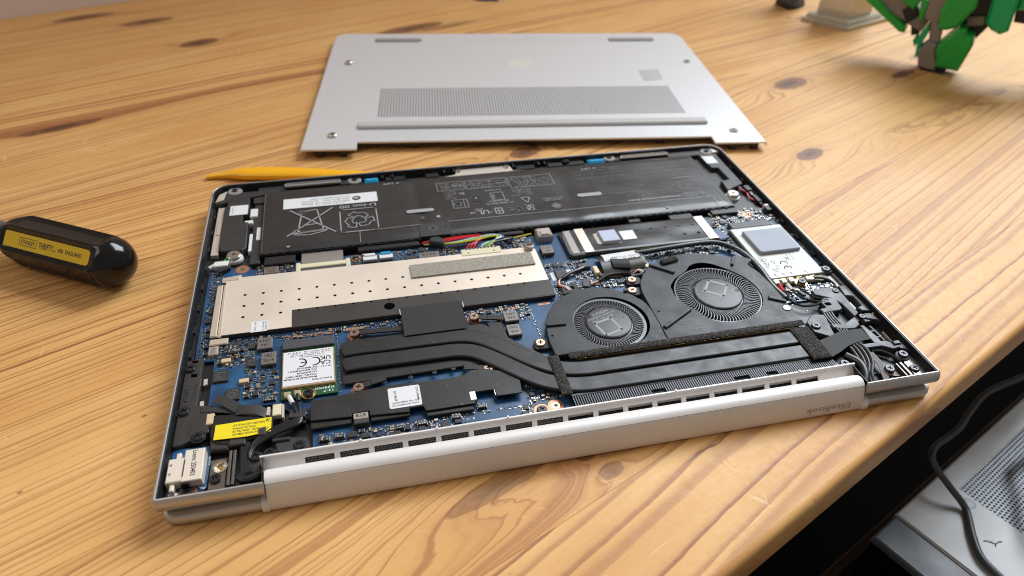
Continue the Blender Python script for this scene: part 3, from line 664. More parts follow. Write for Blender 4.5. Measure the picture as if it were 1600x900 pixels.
# tape over the join and dark seam details
B().box(109, 125.4, 143.2, 155.2, 12.2, 12.40).obj('battery_tape', M['filmtape'], lb)
tp = Print('tape_mark', M['printdim'], lb, 12.44); tp.ring(116.5, 150.4, 2.3, .35).ring(116.5, 150.4, .5, .4).ring(123.2, 150.6, .45, .3).line([(114.2, 150.4), (118.8, 150.4)], .25)
bs = B()
for i in range(60):
    x = 30 + i * 4.3; bs.box(x, x + 2.0, 142.6, 143.3, 9.5, 11.4, .1)
bs.box(28, 290, 142.9, 143.4, 8, 10.9); bs.obj('battery_edge_tab', M['black'], lb, kind='stuff')
wb = B()
for i in range(34): wb.box(28.35, 28.7, 146 + i * 1.7, 146.5 + i * 1.7, 11.70, 11.8)
wb.obj('battery_perforation', M['print'], lb, kind='stuff')

# ------------------------------------------------------------------ frames round the battery
F = B(); F.box(30, 240, 206.3, 209.0, 7, 10.4, .3)
for x0, x1 in ((96, 108), (120, 128), (176, 188), (196, 206), (208, 220)): F.box(x0, x1, 207.0, 212.0, 7, 11.2, .4)
for x in (94, 100, 131, 137, 174, 190, 194, 207, 209): F.box(x, x + 1.4, 209, 213, 7, 12.4, .2)
F.obj('front_frame', M['black'], L_)
def slotbar(x0, x1, y0, y1, z):
    b = B(); b.prism(rrect(x0, x1, y0, y1, (y1 - y0) / 2 - .05, 6), z - 1.2, z, .25, [rrect(x0 + .9, x1 - .9, y0 + .9, y1 - .9, (y1 - y0) / 2 - 1.0, 5)]); b.prism(rrect(x0 + .8, x1 - .8, y0 + .8, y1 - .8, .4, 3), z - 1.2, z - .5); return b
slotbar(38.6, 70.6, 208.2, 211.8, 12.6).obj('foot_mount', M['rubber'], L_); slotbar(243.8, 276.4, 207.6, 211.2, 12.6).obj('foot_mount', M['steel'], L_)
B().prism([(3, 197), (24, 202.5), (36, 205.4), (36, 208), (3, 208)], 7, 11.3, .3).obj('corner_frame', M['frame'], L_)
for q_ in ((24, 39, 206.5, 212.4, 11.0), (70, 82, 207.5, 212.4, 11.2), (234, 245, 207.5, 212.4, 11.2), (276, 300, 206, 212.4, 11.0)): B().box(q_[0], q_[1], q_[2], q_[3], 7, q_[4], .3).obj('corner_frame', M['frame'], L_)
for x, y in ((11.4, 209.6), (78.4, 210.6), (237.2, 211.2), (303, 208.6)):
    B().cyl(x, y, 4.0, 7, 11.7, 22, .4).obj('screw_boss', M['rubber'], L_); screw('small', x, y, 11.7)
B().prism([(1.6, 199), (6, 201), (7, 210.4), (3, 207)], 7.2, 11.5, .3).obj('corner_bracket', M['silverfoil'], L_)
B().prism([(306.5, 212.2), (309.5, 210), (310.4, 206), (305.8, 205.5)], 7.2, 12.2, .3).obj('corner_bracket', M['silverfoil'], L_)
for x0, x1 in ((84.0, 92.0), (222.2, 233.2)):
    B().box(x0, x1, 206.0, 211.0, 9.2, 11.8, .5).box(x0 + .8, x1 - .6, 206.8, 209.4, 11.7, 12.4, .4).obj('pull_tab', M['cyan'], L_)
mb = B(); mb.prism([(138.6, 212.4), (172.4, 213.0), (173.6, 206.0), (180, 205.4), (130, 205.0), (138.0, 207)], 10.6, 11.5, .2).obj('touchpad_bracket', M['silverfoil'], L_)
for x in (140.6, 170.2): screw('silver', x, 210.4, 11.5).scale = (.75, .75, 1)
# left speaker and right speaker
sp = B(); sp.prism([(7.2, 154), (9, 150.4), (19, 149.8), (20.6, 152), (20.4, 176), (17.4, 176.4), (17.2, 184.4), (20.2, 184.8), (19.8, 204), (7.6, 201.4), (8.4, 196), (7.0, 192)], 7, 11.2, .35)
sl_ = sp.obj('speaker', M['frame'], L_); B().box(10.2, 19.6, 183.8, 193.6, 11.2, 11.34).obj('speaker_label', M['label'], sl_)
Print('speaker_label_print', M['ink'], sl_, 11.36).fake(11.2, 192.4, 7, .8, -90)
lf = B(); lf.box(3.2, 7.0, 150, 196, 7.2, 9.4, .2).box(4.4, 6.8, 168, 182, 9.4, 9.9, .2); lf.obj('foil_strip', M['silverfoil'], L_)
lf = B(); lf.box(21.4, 23, 150, 166, 7.2, 9.8, .2).box(20.8, 24.6, 182, 190, 7.2, 10.6, .3).box(24.8, 27, 160, 172, 7.2, 9.6, .2).box(18.4, 22.6, 175.4, 178.4, 7.2, 10.6, .3); lf.obj('grey_rib', M['white'], L_)
B().box(22.6, 27.6, 139, 204, 7, 9.4, .3).box(22, 28, 196, 206, 7, 10.4).obj('battery_side_frame', M['frame'], L_)
sp = B(); sp.prism([(296.4, 207.4), (308.2, 207.4), (307.6, 167), (294.6, 160.8), (295.6, 172), (301.6, 173), (301.4, 187.6), (297.4, 188.4)], 7, 11.2, .35)
sr_ = sp.obj('speaker', M['bracket'], L_); B().prism([(296.9, 203.0), (304.4, 202.6), (304.4, 193.2), (296.9, 193.6)], 11.2, 11.34).obj('speaker_label', M['label'], sr_)
Print('speaker_label_print', M['inkgrey'], sr_, 11.36).fake(298, 201.6, 6, .8, -90)
B().box(291, 308, 139, 206, 7, 8.4).obj('battery_side_frame', M['black'], L_)
def standoff(x, y, z):
    o = B().lathe(x, y, [(4.2, z - 3), (4.2, z - 1.4), (3.0, z - 1.0), (3.0, z)], 24).obj('rubber_grommet', M['white'], L_); s = screw('big', x, y, z - .1); return s
standoff(15.1, 146.4, 10.6); standoff(295.6, 156.2, 11.2)
cb = B(); cb.tube([(303, 163, 10.5), (305.6, 158, 10), (305, 153, 9.6), (308.4, 146.6, 9.4), (308, 141.5, 10)], .45, 6); cb.obj('speaker_wire', M['wirered'], L_)
cb = B()
for k in range(3): cb.tube([(302.4 + k, 166, 10), (307 + k * .5, 160 - k, 10.4), (307 + k * .4, 152, 10), (309 - k * .7, 144, 10)], .5, 6)
cb.box(305.6, 309.6, 158, 164, 8, 11.6, .4).box(306.6, 310, 146, 154, 8, 11, .4); cb.obj('speaker_cable', M['wireblack'], L_)
cb = B().box(306.6, 310.0, 135.6, 139.4, 8.6, 11.6, .3); cc = cb.obj('cable_plug', M['chip'], L_)
B().box(307, 309.8, 139.4, 141.4, 9, 12.0, .3).obj('plug_tip', M['white'], cc)
cb = B(); cb.tube([(15, 150, 10), (12, 146, 9.6), (9, 141.4, 9.4)], .4, 6).tube([(16, 151, 10.2), (12.6, 147, 10), (9.6, 141.6, 9.8)], .4, 6); cb.obj('speaker_wire', M['wiregreen'], L_)
cb = B().box(6.2, 13, 137.4, 141.6, 8.8, 11.4, .4).tube([(4, 138, 10), (8, 140.4, 10.6), (11, 141, 10)], 1.0, 8); cc = cb.obj('cable_plug', M['white'], L_)
B().prism([(9, 133), (14, 136), (14, 139.6), (9, 138)], 8.6, 11.0, .3).obj('plug_housing', M['chip'], cc)
# ------------------------------------------------------------------ motherboard
MBZ = 8.6
mbp = [(4, 72), (4, 138), (23, 138.2), (24.4, 134.6), (28.6, 134.6), (30.4, 138.4), (140, 138.6), (288, 138.6), (289, 142.6), (311, 142.6), (311, 60), (276, 60), (276, 14), (52, 14), (52, 30), (44, 36), (38, 42), (12, 42), (12, 72)]
MB = B().prism(mbp, 7.4, MBZ, .1).obj('motherboard', M['pcb'], L_)
silk = Print('silkscreen', M['silk'], MB, MBZ + .03, kind='stuff')
EX = []                                      # footprints already taken
def free(x0, x1, y0, y1, g=0.25):
    for a, b_, c, d_ in EX:
        if x0 - g < b_ and x1 + g > a and y0 - g < d_ and y1 + g > c: return False
    EX.append((x0, x1, y0, y1)); return True
for q in ((10, 167, 84, 126), (166.5, 271, 113, 139), (64, 137, 42, 79), (52, 137, 22, 40), (39.5, 62.6, 42, 77), (190, 220, 94, 112), (275, 308, 71, 128), (153, 207, 42, 86), (206, 275, 40, 104), (128, 151, 42, 72),
          (45, 72, 124, 143), (127, 150, 122, 140), (29, 38.4, 62.5, 81), (12, 24.5, 45.5, 66), (137, 145.5, 60, 78), (168, 176.6, 117, 127), (105, 117, 123.5, 133), (98.6, 105.4, 125, 132), (78, 94, 129, 136), (15, 25, 134, 142), (14, 44, 30, 46), (43, 51, 14, 38), (0, 12, 40, 72), (182, 186, 88, 96), (183, 191, 103, 108.6), (168.6, 180, 97, 106.6),
          (139, 156, 14, 22), (112, 132, 15, 20)): EX.append(q)
def comp_mesh(name, L, W, H, body, end, ef=0.22):
    b = B(); e = L * ef
    b.box(-L / 2 + e, L / 2 - e, -W / 2, W / 2, 0, H); b.m(1).box(-L / 2, -L / 2 + e, -W / 2, W / 2, 0, H * 1.03).box(L / 2 - e, L / 2, -W / 2, W / 2, 0, H * 1.03)
    return b.mesh(name, [M[body], M[end]])
CAPS = [comp_mesh('capacitor', L, W, H, c, 'tin') for L, W, H, c in ((1.6, .8, .8, 'ceramic'), (2.0, 1.25, 1.1, 'ceramic'), (1.0, .55, .5, 'ceramic'), (1.4, 1.0, .8, 'tantalum'))]
RES = [comp_mesh('resistor', L, W, H, 'chip', 'tin', .2) for L, W, H in ((1.6, .8, .45), (1.0, .5, .4), (2.0, 1.2, .55))]
DIO = [comp_mesh('transistor', L, W, H, 'chip', 'tin', .12) for L, W, H in ((2.2, 1.4, 1.0), (3.0, 1.7, 1.1))]
def chip_mesh(L, W, H, pins=True):
    b = B(); b.box(-L / 2, L / 2, -W / 2, W / 2, 0.08, H, .12)
    if pins:
        b.m(1); n = max(2, int(L / 0.65))
        for i in range(n):
            x = -L / 2 + L * (i + .5) / n
            b.box(x - .12, x + .12, -W / 2 - .35, -W / 2 + .02, 0, .25).box(x - .12, x + .12, W / 2 - .02, W / 2 + .35, 0, .25)
    return b.mesh('chip', [M['chip'], M['tin']])
ICS = [chip_mesh(*a) for a in ((2.2, 2.2, .8), (3.0, 3.0, .85), (3.6, 2.6, .9), (1.7, 1.4, .7), (2.6, 3.4, 1.0))]
DIM = {'cap': [(1.6, .8), (2.0, 1.25), (1.0, .55), (1.4, 1.0)], 'res': [(1.6, .8), (1.0, .5), (2.0, 1.2)], 'dio': [(2.2, 1.4), (3.0, 1.7)], 'ic': [(2.2, 2.9), (3.0, 3.7), (3.6, 3.3), (1.7, 2.1), (2.6, 4.1)]}
count = {'cap': 0, 'res': 0, 'dio': 0, 'ic': 0}; tiny = B()
def place(kind, x, y, rot=None, idx=None, force=False):
    arr = {'cap': CAPS, 'res': RES, 'dio': DIO, 'ic': ICS}[kind]
    i = random.choices(range(len(arr)), [4, 1.5, 5, 2][:len(arr)] if kind == 'cap' else [2] * len(arr))[0] if idx is None else idx
    L, W = DIM[kind][i]; rot = random.choice((0, 1)) if rot is None else rot
    if rot: L, W = W, L
    if not force and not free(x - L / 2, x + L / 2, y - W / 2, y + W / 2): return False
    if force: EX.append((x - L / 2, x + L / 2, y - W / 2, y + W / 2))
    if count[kind] < 280:
        nm = {'cap': 'capacitor', 'res': 'resistor', 'dio': 'transistor', 'ic': 'chip'}[kind]
        link(nm, arr[i], MB, (x, y, MBZ), rz=rot * math.pi / 2); count[kind] += 1; return True
    e = (L if not rot else W) * .2; hh = MBZ + (.7 if kind == 'cap' else .45)
    tiny.m(1 if kind == 'cap' else 2).box(x - L / 2, x + L / 2, y - W / 2, y + W / 2, MBZ, hh)
    for s_ in (-1, 1):
        tiny.m(0)
        if rot: tiny.box(x - W / 2 - .01 if 0 else x - L / 2 - .01, x + L / 2 + .01, y + s_ * W / 2 - (W * .22 if s_ > 0 else 0), y + s_ * W / 2 + (0 if s_ > 0 else W * .22), MBZ, hh + .02)
        else: tiny.box(x + s_ * L / 2 - (L * .22 if s_ > 0 else 0), x + s_ * L / 2 + (0 if s_ > 0 else L * .22), y - W / 2 - .01, y + W / 2 + .01, MBZ, hh + .02)
    return True
#  populated areas: x0, x1, y0, y1, density per mm2 of caps/resistors, of parts, of silkscreen
ZON = [(12.5, 39, 43, 83, .17, .030, .035), (26, 182, 126.5, 137.5, .15, .016, .02), (54, 138, 14.5, 26, .12, .022, .03), (126, 166, 60, 84, .13, .018, .03), (166.5, 206, 86, 113, .14, .020, .035), (200, 276, 100, 113, .09, .006, .03),
       (272, 310, 128, 142, .09, .010, .03), (276, 310, 60, 72, .12, .01, .03), (5, 12, 73, 136, .05, .012, .03), (62, 70, 40, 83, .13, .01, .02), (24, 128, 79, 84, .16, .0, .02), (128, 153, 20, 42, .13, .02, .03), (308, 311, 72, 128, .05, 0, .04), (181, 184, 100, 136, .2, 0, .03), (268, 276, 104, 136, .14, .02, .02)]
for (x0, x1, y0, y1, dc, dp, ds) in ZON:
    A = (x1 - x0) * (y1 - y0)
    for k in range(int(A * dp * 1.7)):
        for _ in range(6):
            if place(random.choice(('ic', 'dio', 'dio', 'ic')), random.uniform(x0 + 1.5, x1 - 1.5), random.uniform(y0 + 1.5, y1 - 1.5)): break
for (x0, x1, y0, y1, dc, dp, ds) in ZON:
    A = (x1 - x0) * (y1 - y0)
    for k in range(int(A * dc * 1.7)):
        gx, gy = random.uniform(x0 + .6, x1 - .6), random.uniform(y0 + .6, y1 - .6); kd = random.choice(('cap', 'cap', 'res')); rt = random.choice((0, 1)); ix = random.choice((0, 0, 2, 3)) if kd == 'cap' else random.choice((0, 1))
        n = random.choice((1, 1, 2, 3)); pitch = 1.15 if kd == 'cap' else 1.05
        for j in range(n):                    # components sit in tidy rows
            place(kd, gx + (pitch * j if rt else 0), gy + (0 if rt else pitch * j), rt, ix)
for (x0, x1, y0, y1, dc, dp, ds) in ZON:
    A = (x1 - x0) * (y1 - y0)
    for k in range(int(A * 1.5)):
        x, y = random.uniform(x0 + .3, x1 - .3), random.uniform(y0 + .3, y1 - .3)
        if free(x - .35, x + .35, y - .2, y + .2, .12):
            tiny.m(random.choice((0, 0, 1, 2, 2))); l, w_ = (.35, .18) if random.random() < .5 else (.18, .35); tiny.box(x - l, x + l, y - w_, y + w_, MBZ, MBZ + random.uniform(.06, .35))
    for k in range(int(A * ds * 3.2)):
        x, y = random.uniform(x0 + 1, x1 - 3), random.uniform(y0 + .5, y1 - 1)
        if random.random() < .7:
            if free(x - .2, x + 3.4, y - .1, y + .8, .05): silk.fake(x, y, random.uniform(2, 3.4), .72, random.choice((0, 0, 0)))
        elif free(x - .1, x + 2.3, y - .1, y + 1.4, .05): silk.rect(x, x + 2.2, y, y + 1.3, .14); silk.poly(circ(x + 1.1, y + .65, .45, 8))
tiny.obj('tiny_component', [M['tin'], M['ceramic'], M['chip']], MB, kind='stuff')
vi = B()
for k in range(900):
    x, y = random.uniform(5, 310), random.uniform(15, 142)
    if free(x - .14, x + .14, y - .14, y + .14, .05) : vi.add([(p_[0], p_[1], MBZ + .015) for p_ in circ(x, y, random.choice((.13, .18)), 6)], [tuple(range(6))])
vi.obj('solder_dot', M['tin'], MB, kind='stuff')
#  big chips
def bigchip(x, y, L, W, H, rot=0):
    o = link('chip', chip_mesh(L, W, H), MB, (x, y, MBZ), rz=R(rot)); p = Print('chip_marking', M['printdim'], o, H + .02)
    for j in range(4): p.fake(-L * .36, W * .25 - j * W * .2, L * .7, W * .1, 0)
    return o
bigchip(15.6, 61.3, 6.4, 6.6, 1.0); bigchip(21.2, 49.8, 5.6, 6.4, 1.0); bigchip(101.8, 128.4, 5.4, 5.8, 1.1); bigchip(174.2, 101.6, 6.0, 7.0, 1.1)
bigchip(27.5, 66.6, 3.6, 4.6, 1.3); bigchip(27, 77.6, 3.4, 3.8, 1.1)
for (x0, x1, y0, y1) in ((168.8, 171.0, 98.4, 105), (177.4, 180, 101, 106)): silk.poly([(x0, y0), (x1, y0), (x1, y1), (x0, y1)])
silk.t('3', 166.6, 89.0, 2.6, 0, 'l')
def inductor(x0, x1, y0, y1, z1, l1, l2, rot=0):
    b = B(); b.box(x0, x1, y0, y1, z1 - .9, z1, .25); b.m(1).box(x0 + .1, x1 - .1, y0 + .1, y1 - .1, MBZ + .1, z1 - .9).m(2).box(x0 + .6, x0 + 1.6, y0 - .35, y0 + .1, MBZ, MBZ + .5).box(x1 - 1.6, x1 - .6, y0 - .35, y0 + .1, MBZ, MBZ + .5)
    o = b.obj('inductor', [M['inductor'], M['inductorside'], M['tin']], MB); p = Print('inductor_marking', M['ink'], o, z1 + .02); cx, cy = (x0 + x1) / 2, (y0 + y1) / 2
    c, s = math.cos(R(rot)), math.sin(R(rot)); h = (y1 - y0) * .24
    for k, t in enumerate((l1, l2)):
        if t:
            dy = h * .3 if k == 0 else -h * 1.3
            p.t(t, cx - s * dy, cy + c * dy, h, rot, 'c', (x1 - x0) * (.52 if len(t) < 4 else .7))
    return o
inductor(31.6, 37.8, 63.2, 70.6, 11.0, '1R5', '2514'); inductor(29.6, 36, 73.2, 80.2, 11.0, '1R0', '2514', 180)
inductor(106, 116.6, 124.4, 132, 10.4, '1R0', '2512', 180); inductor(138.2, 144.8, 70.4, 77.2, 11.0, 'R68', '2442', 180); inductor(137.8, 143.9, 60.8, 68, 11.0, 'R68', '2442', 180)
inductor(168.8, 175.2, 118.4, 125.4, 11.2, 'R47', '2512', 180); inductor(30, 37, 128.4, 134, 10.2, 'R22', '2512', 180)
for (x, y, rt) in ((17.2, 69.8, 0), (25.2, 56.2, 0)):
    o = B().box(-1.9, 1.9, -1.15, 1.15, 0, 1.6, .2).m(1).box(-1.9, -1.2, -1.2, 1.2, -.02, .5).box(1.2, 1.9, -1.2, 1.2, -.02, .5).obj('tantalum_capacitor', [M['tantalum'], M['tin']], MB, (x, y, MBZ))
pw = B().box(17.6, 22, 73.2, 80, MBZ, 10.6, .2).m(1).box(17.4, 19.4, 72.4, 73.8, MBZ, 10.0).box(20.2, 22.2, 72.4, 73.8, MBZ, 10.0).obj('power_choke', [M['chip'], M['tin']], MB)
p = Print('choke_marking', M['silk'], pw, 10.63); p.fake(18.4, 78.6, 2.6, .8, -90).fake(20.2, 78.6, 2.6, .8, -90).fake(18, 74.4, 3.6, 1.2, 0)
for i, x in enumerate((56.5, 62.0, 85.0, 93.6, 107, 118)):
    y = (19.2, 19.6, 19.4, 19.7, 20.2, 23.6)[i]
    o = B().box(-1.8, 1.8, -1.2, 1.2, 0.05, 1.5, .15).m(1).box(-2.0, -1.5, -1.1, 1.1, 0, .9).box(1.5, 2.0, -1.1, 1.1, 0, .9).obj('shunt_resistor', [M['chip'], M['tin']], MB, (x, y, MBZ)); EX.append((x - 2, x + 2, y - 1.4, y + 1.4))
    Print('resistor_marking', M['silk'], o, 1.53).fake(-1.3, .2, 2.6, .8, 0).fake(-1.3, -.9, 2.6, .8, 0)
for x, y in ((59, 23.2), (79.5, 18.8), (89, 20.2), (102, 20.4), (111, 20.0), (37.4, 41.2)): place('cap', x, y, 1, 1, True)
bt = B().box(-2.3, 2.3, -1.1, 1.1, 0, 1.1, .1).m(1).box(-2.5, -1.9, -1.1, 1.1, 0, 1.0).box(1.9, 2.5, -1.1, 1.1, 0, 1.0).obj('shunt_resistor', [M['inductorside'], M['tin']], MB, (35.6, 44.4, MBZ)); Print('resistor_marking', M['silk'], bt, 1.13).fake(-1.5, .05, 3, .8, 0).fake(-1.5, -.8, 3, .7, 0)
#  copper strips and rings
def strip(x0, x1, y):
    b = B(); b.box(x0, x1, y - .75, y - .15, MBZ, MBZ + .06).box(x0, x1, y + .15, y + .75, MBZ, MBZ + .06); b.obj('copper_strip', M['copperpad'], MB)
for a in ((67, 74.8, 81.4), (127.6, 134.4, 81.7), (140, 146.4, 81.6), (156.6, 162.6, 82.1), (29, 30.6, 82.2), (40, 62, 80.8)): strip(*a)
def pad(x, y, r, hole=1.5, kind=None, z=MBZ):
    b = B(); b.prism(circ(x, y, r, 28), z, z + .08, 0, [circ(x, y, hole, 18)]); b.obj('copper_ring', M['copperpad'], MB)
    if kind: screw(kind, x, y, z + .1, MB)
    else: B().prism(circ(x, y, hole + .1, 18), z - .6, z + .02, 0, [circ(x, y, hole * .55, 14)]).obj('brass_insert', M['gold'], MB)
pad(19.4, 136.2, 3.3, 1.6); pad(295.9, 137.2, 3.3, 1.6); pad(74.8, 135.6, 2.7, 1.2, 'small'); pad(310.2 - .6, 120.7, 2.6, 1.2, 'small')
pad(141.4, 17.2, 3.4, 1.2, 'black'); pad(147.6, 18.8, 3.2, 1.7); pad(218, 92, 3, 1.6)
for x, y in ((245.5, 105.5), (268, 64), (293.6, 61)): B().box(x - 2, x + 2, y - 1.6, y + 1.6, MBZ, MBZ + .07).obj('copper_pad', M['copperpad'], MB)
silk.t('M2x4', 134.6, 18.6, 1.1, -8, 'l').t('M1.6x2.3', 143.6, 22.6, 1.1, 0, 'l').poly([(133, 20.4), (134.4, 20.9), (133.3, 22)])
for (x, y, w_) in ((57, 16.2, 4), (66, 15.8, 5), (78, 16.6, 5), (96, 16.9, 5.5), (109, 18.2, 5), (85, 16.4, 4.6), (286, 138.8, 5), (286.6, 134.8, 4), (299, 139.8, 3), (222, 107, 6), (228, 103.6, 5), (13.6, 44, 4)): silk.fake(x, y, w_, 1.0, 0)
#  connectors
zc = B(); zc.box(46, 71, 126.4, 129, MBZ, 10.4, .2).m(1).box(45.4, 71.6, 129, 132.4, MBZ, 10.9, .3).box(45.4, 47.6, 126.2, 133.4, MBZ, 11.1, .3).box(69.6, 71.8, 126.2, 133.4, MBZ, 11.1, .3)
zc.m(2)
for i in range(30): zc.box(48 + i * .72, 48.4 + i * .72, 125.7, 126.5, MBZ, 9.4)
z_ = zc.obj('ribbon_connector', [M['slot'], M['ivory'], M['tin']], MB); B().ribbon([(58.4, 132, 10.4), (58.4, 134.6, 11.0), (58.4, 138, 10.8), (58.4, 141.6, 10.2), (58.4, 146, 8)], (1, 0, 0), 20.4, .25).obj('ribbon_cable', M['greyfoil'], z_)
for x0, x1, y0 in ((78.2, 85.2, 130.6), (86.4, 93.2, 130.8)):
    b = B(); b.box(x0, x1, y0, y0 + 2.2, MBZ, 10.4, .2).m(1).box(x0 + .5, x1 - .5, y0 - .7, y0, MBZ, 9.6).m(2).box(x0, x1, y0 + 2.2, y0 + 4, MBZ, 10.0, .15); o = b.obj('ribbon_connector', [M['white'], M['slot'], M['white']], MB)
    B().box(x0 + .8, x1 - .8, y0 + 3.4, y0 + 5.2, 9.2, 10.6, .1).obj('connector_latch', M['cyan' if x0 > 80 else 'white'], o)
bc = B().box(127.6, 148.4, 123.6, 129.4, MBZ, 11.4, .35).box(129, 147, 129.3, 130.4, MBZ, 10.4, .2).m(1)
for i in range(9): bc.box(130.2 + i * 1.9, 131.2 + i * 1.9, 128.4, 129.9, 11.0, 11.5)
for x in (131.2, 144.6): bc.cyl(x, 125.6, .5, 11.2, 11.45, 10)
bcn = bc.obj('battery_connector', [M['ivory'], M['slot']], MB)
wc = ['wirered', 'wirered', 'wirered', 'wireblue', 'wirewhite', 'wiregreen', 'wireyellow', 'wireblack', 'wireblack']
for i, k in enumerate(wc):
    x = 131 + i * 1.75; o = 0.55 * i
    if i < 3: pth = [(x, 130, 10.6), (x + 1.5, 132.2, 11.4), (x + 9 - 2.6 * i, 136 + .7 * i, 12.0), (140 - i * 3, 139.2 - i * .4, 12.2), (128, 139.4 - i * .9, 12.4), (119, 138.8 - i * .9, 12.2), (113.4, 139.6, 11.4), (109, 140.4, 10)]
    elif i < 7: pth = [(x, 130, 10.6), (x + 3.4, 132.4, 11.4), (151.5 - (i - 3) * .9, 135.6 + (i - 3) * .3, 12.0), (149 - i * .6, 138.8 - (i - 3) * .5, 12.2), (138, 138.6 - (i - 3) * .9, 12.0), (126, 136.4 - (i - 3) * .35, 11.6), (118, 137.2 - (i - 3) * .2, 11.2), (110, 139.8, 9.6)]
    else: pth = [(x, 130, 10.6), (x + 1, 133, 11.2), (x + 4 + i, 136, 10.6), (x + 8, 139, 9.6)]
    B().tube(pth, .52, 7).obj('battery_wire', M[k], L_)
B().tube([(150, 136.6, 9.4), (158, 137.4, 9.6), (168, 139.4, 9.6)], .4, 6).obj('battery_wire', M['wireyellow'], L_)
B().prism([(112.6, 137.6), (119.4, 134.6), (121.6, 138.2), (118, 141.8), (113.6, 141.4)], 10.4, 13.0, .7).obj('wire_wrap', M['tape'], L_)
for x0, x1, y0, y1 in ((30, 45, 135.4, 142), (76, 108, 138.8, 142.6), (150, 164, 139.6, 142.4), (224, 231, 138.6, 142), (248, 262, 137.2, 142), (274, 290, 138, 143)):
    B().box(x0, x1, y0, y1, 7.4, 10.6, .4).obj('battery_bracket', M['black'], L_)
B().box(172 - 2.2, 178, 131.6, 139.6, 7.5, 12.8, .7).box(171.4, 176.4, 132.4, 136, 12.6, 13.4, .4).obj('cable_clip', M['clip'], L_)

# ------------------------------------------------------------------ memory shield (tan plate) with holes, black film, gasket
H = [circ(22.6 + 8.17 * i, y, .78, 10) for y in (112.2, 104.0) for i in range(17)] + [circ(22.6 + 8.17 * i, 96, .78, 10) for i in range(3)]
H = [h for h in H if not (h[0][0] > 99 and 108 < h[0][1] < 122)]
SH = B(); SH.prism([(14, 85), (163.6, 85), (166, 87), (166, 123.4), (162, 125.8), (20, 126.6), (20, 128.4), (11.4, 127.4), (11.4, 124), (13.2, 123.6)], 10.75, 11.05, .1, H)
SH.box(14.2, 165.8, 85, 85.3, 9.4, 10.9); SH.box(165.6, 165.9, 87, 123, 9.2, 10.9)
shd = SH.obj('memory_shield', M['shield'], L_)
B().prism([(14.4, 85.4), (165.4, 85.4), (165.4, 126), (14.4, 126)], 9.4, 9.9).obj('shield_shade_sheet', M['shadeblack'], shd)  # black sheet that gives the shield holes their shade
b = B(); b.prism([(9.4, 84.6), (12.4, 84.6), (12.2, 121.6), (9.6, 121)], 10.6, 11.5, .3).prism([(12.6, 84.2), (14.2, 84.2), (13.6, 121.6), (12.6, 121.6)], 10.6, 11.2, .15).prism([(9.4, 80.0), (17.2, 80.0), (17.2, 83.8), (9.6, 83.8)], 9.8, 10.6, .3).box(12, 19, 124.6, 127.2, 11.0, 11.3, .1)
b.obj('shield_latch', M['shieldend'], shd)
dn = B()
for x, y in ((38.9, 96), ): pass
FH = [circ(87.7, 91, 2.5, 22)] + [circ(22.6 + 8.17 * i, 96, .6, 9) for i in range(3, 17)]
B().prism([(44, 84.8), (166.1, 85.1), (166.1, 96.8), (44, 96.8)], 11.06, 11.2, .03, FH).obj('insulating_film', M['insulator'], shd)
B().box(14.3, 165.9, 84.5, 84.95, 9.2, 11.15).obj('film_edge', M['insulator'], shd)
b = B()
for i in range(3, 17): b.cyl(22.6 + 8.17 * i, 96, .6, 10.9, 11.22, 9)
b.cyl(87.7, 91, 2.5, 10.8, 11.22, 24); b.obj('film_hole_disc', M['shadeblack'], shd, kind='stuff')  # solid black discs: the shade inside the film openings, as colour
B().prism([(26.5, 84.4), (33.5, 84.4), (33.5, 91.6), (26.5, 91.4)], 11.06, 11.2).obj('shield_label', M['label'], shd)
p = Print('shield_label_print', M['ink'], shd, 11.22); p.fake(32.6, 91, 6, .75, -90).fake(31.4, 91, 6, .75, -90).fake(28, 91, 6, .75, -90)
gk = B(); jit = lambda a: random.uniform(-a, a)
gk.grid(100.4, 162.6, 110.0, 120.2, 110, 18, lambda x, y: 11.9 + jit(.04)); gk.box(100.4, 162.6, 110, 120.2, 11.05, 11.86); gk.obj('conductive_gasket', M['glitter'], shd)
b = B(); b.lathe(163, 124.6, [(2.2, 10.4), (2.3, 13.0), (1.9, 13.2), (1.4, 12.0), (1.3, 10.8)], 18); b.box(160.4, 164.4, 122.2, 124.8, 10.9, 12.6, .3); b.obj('shield_post', M['clip'], shd)
b = B(); b.ribbon([(106.5, 88.6, 11.36), (106.5, 83.6, 11.40), (106.4, 78, 12.2), (106.4, 72, 12.9), (106.3, 67.2, 13.0)], (1, 0, 0), 28.2, .22)
b.obj('woven_tape', M['cloth'], L_)
for x in (92.0, 121.2): B().box(x - .2, x + .2, 83.4, 87, 11.3, 11.8).obj('tape_glint', M['silverfoil'], shd)

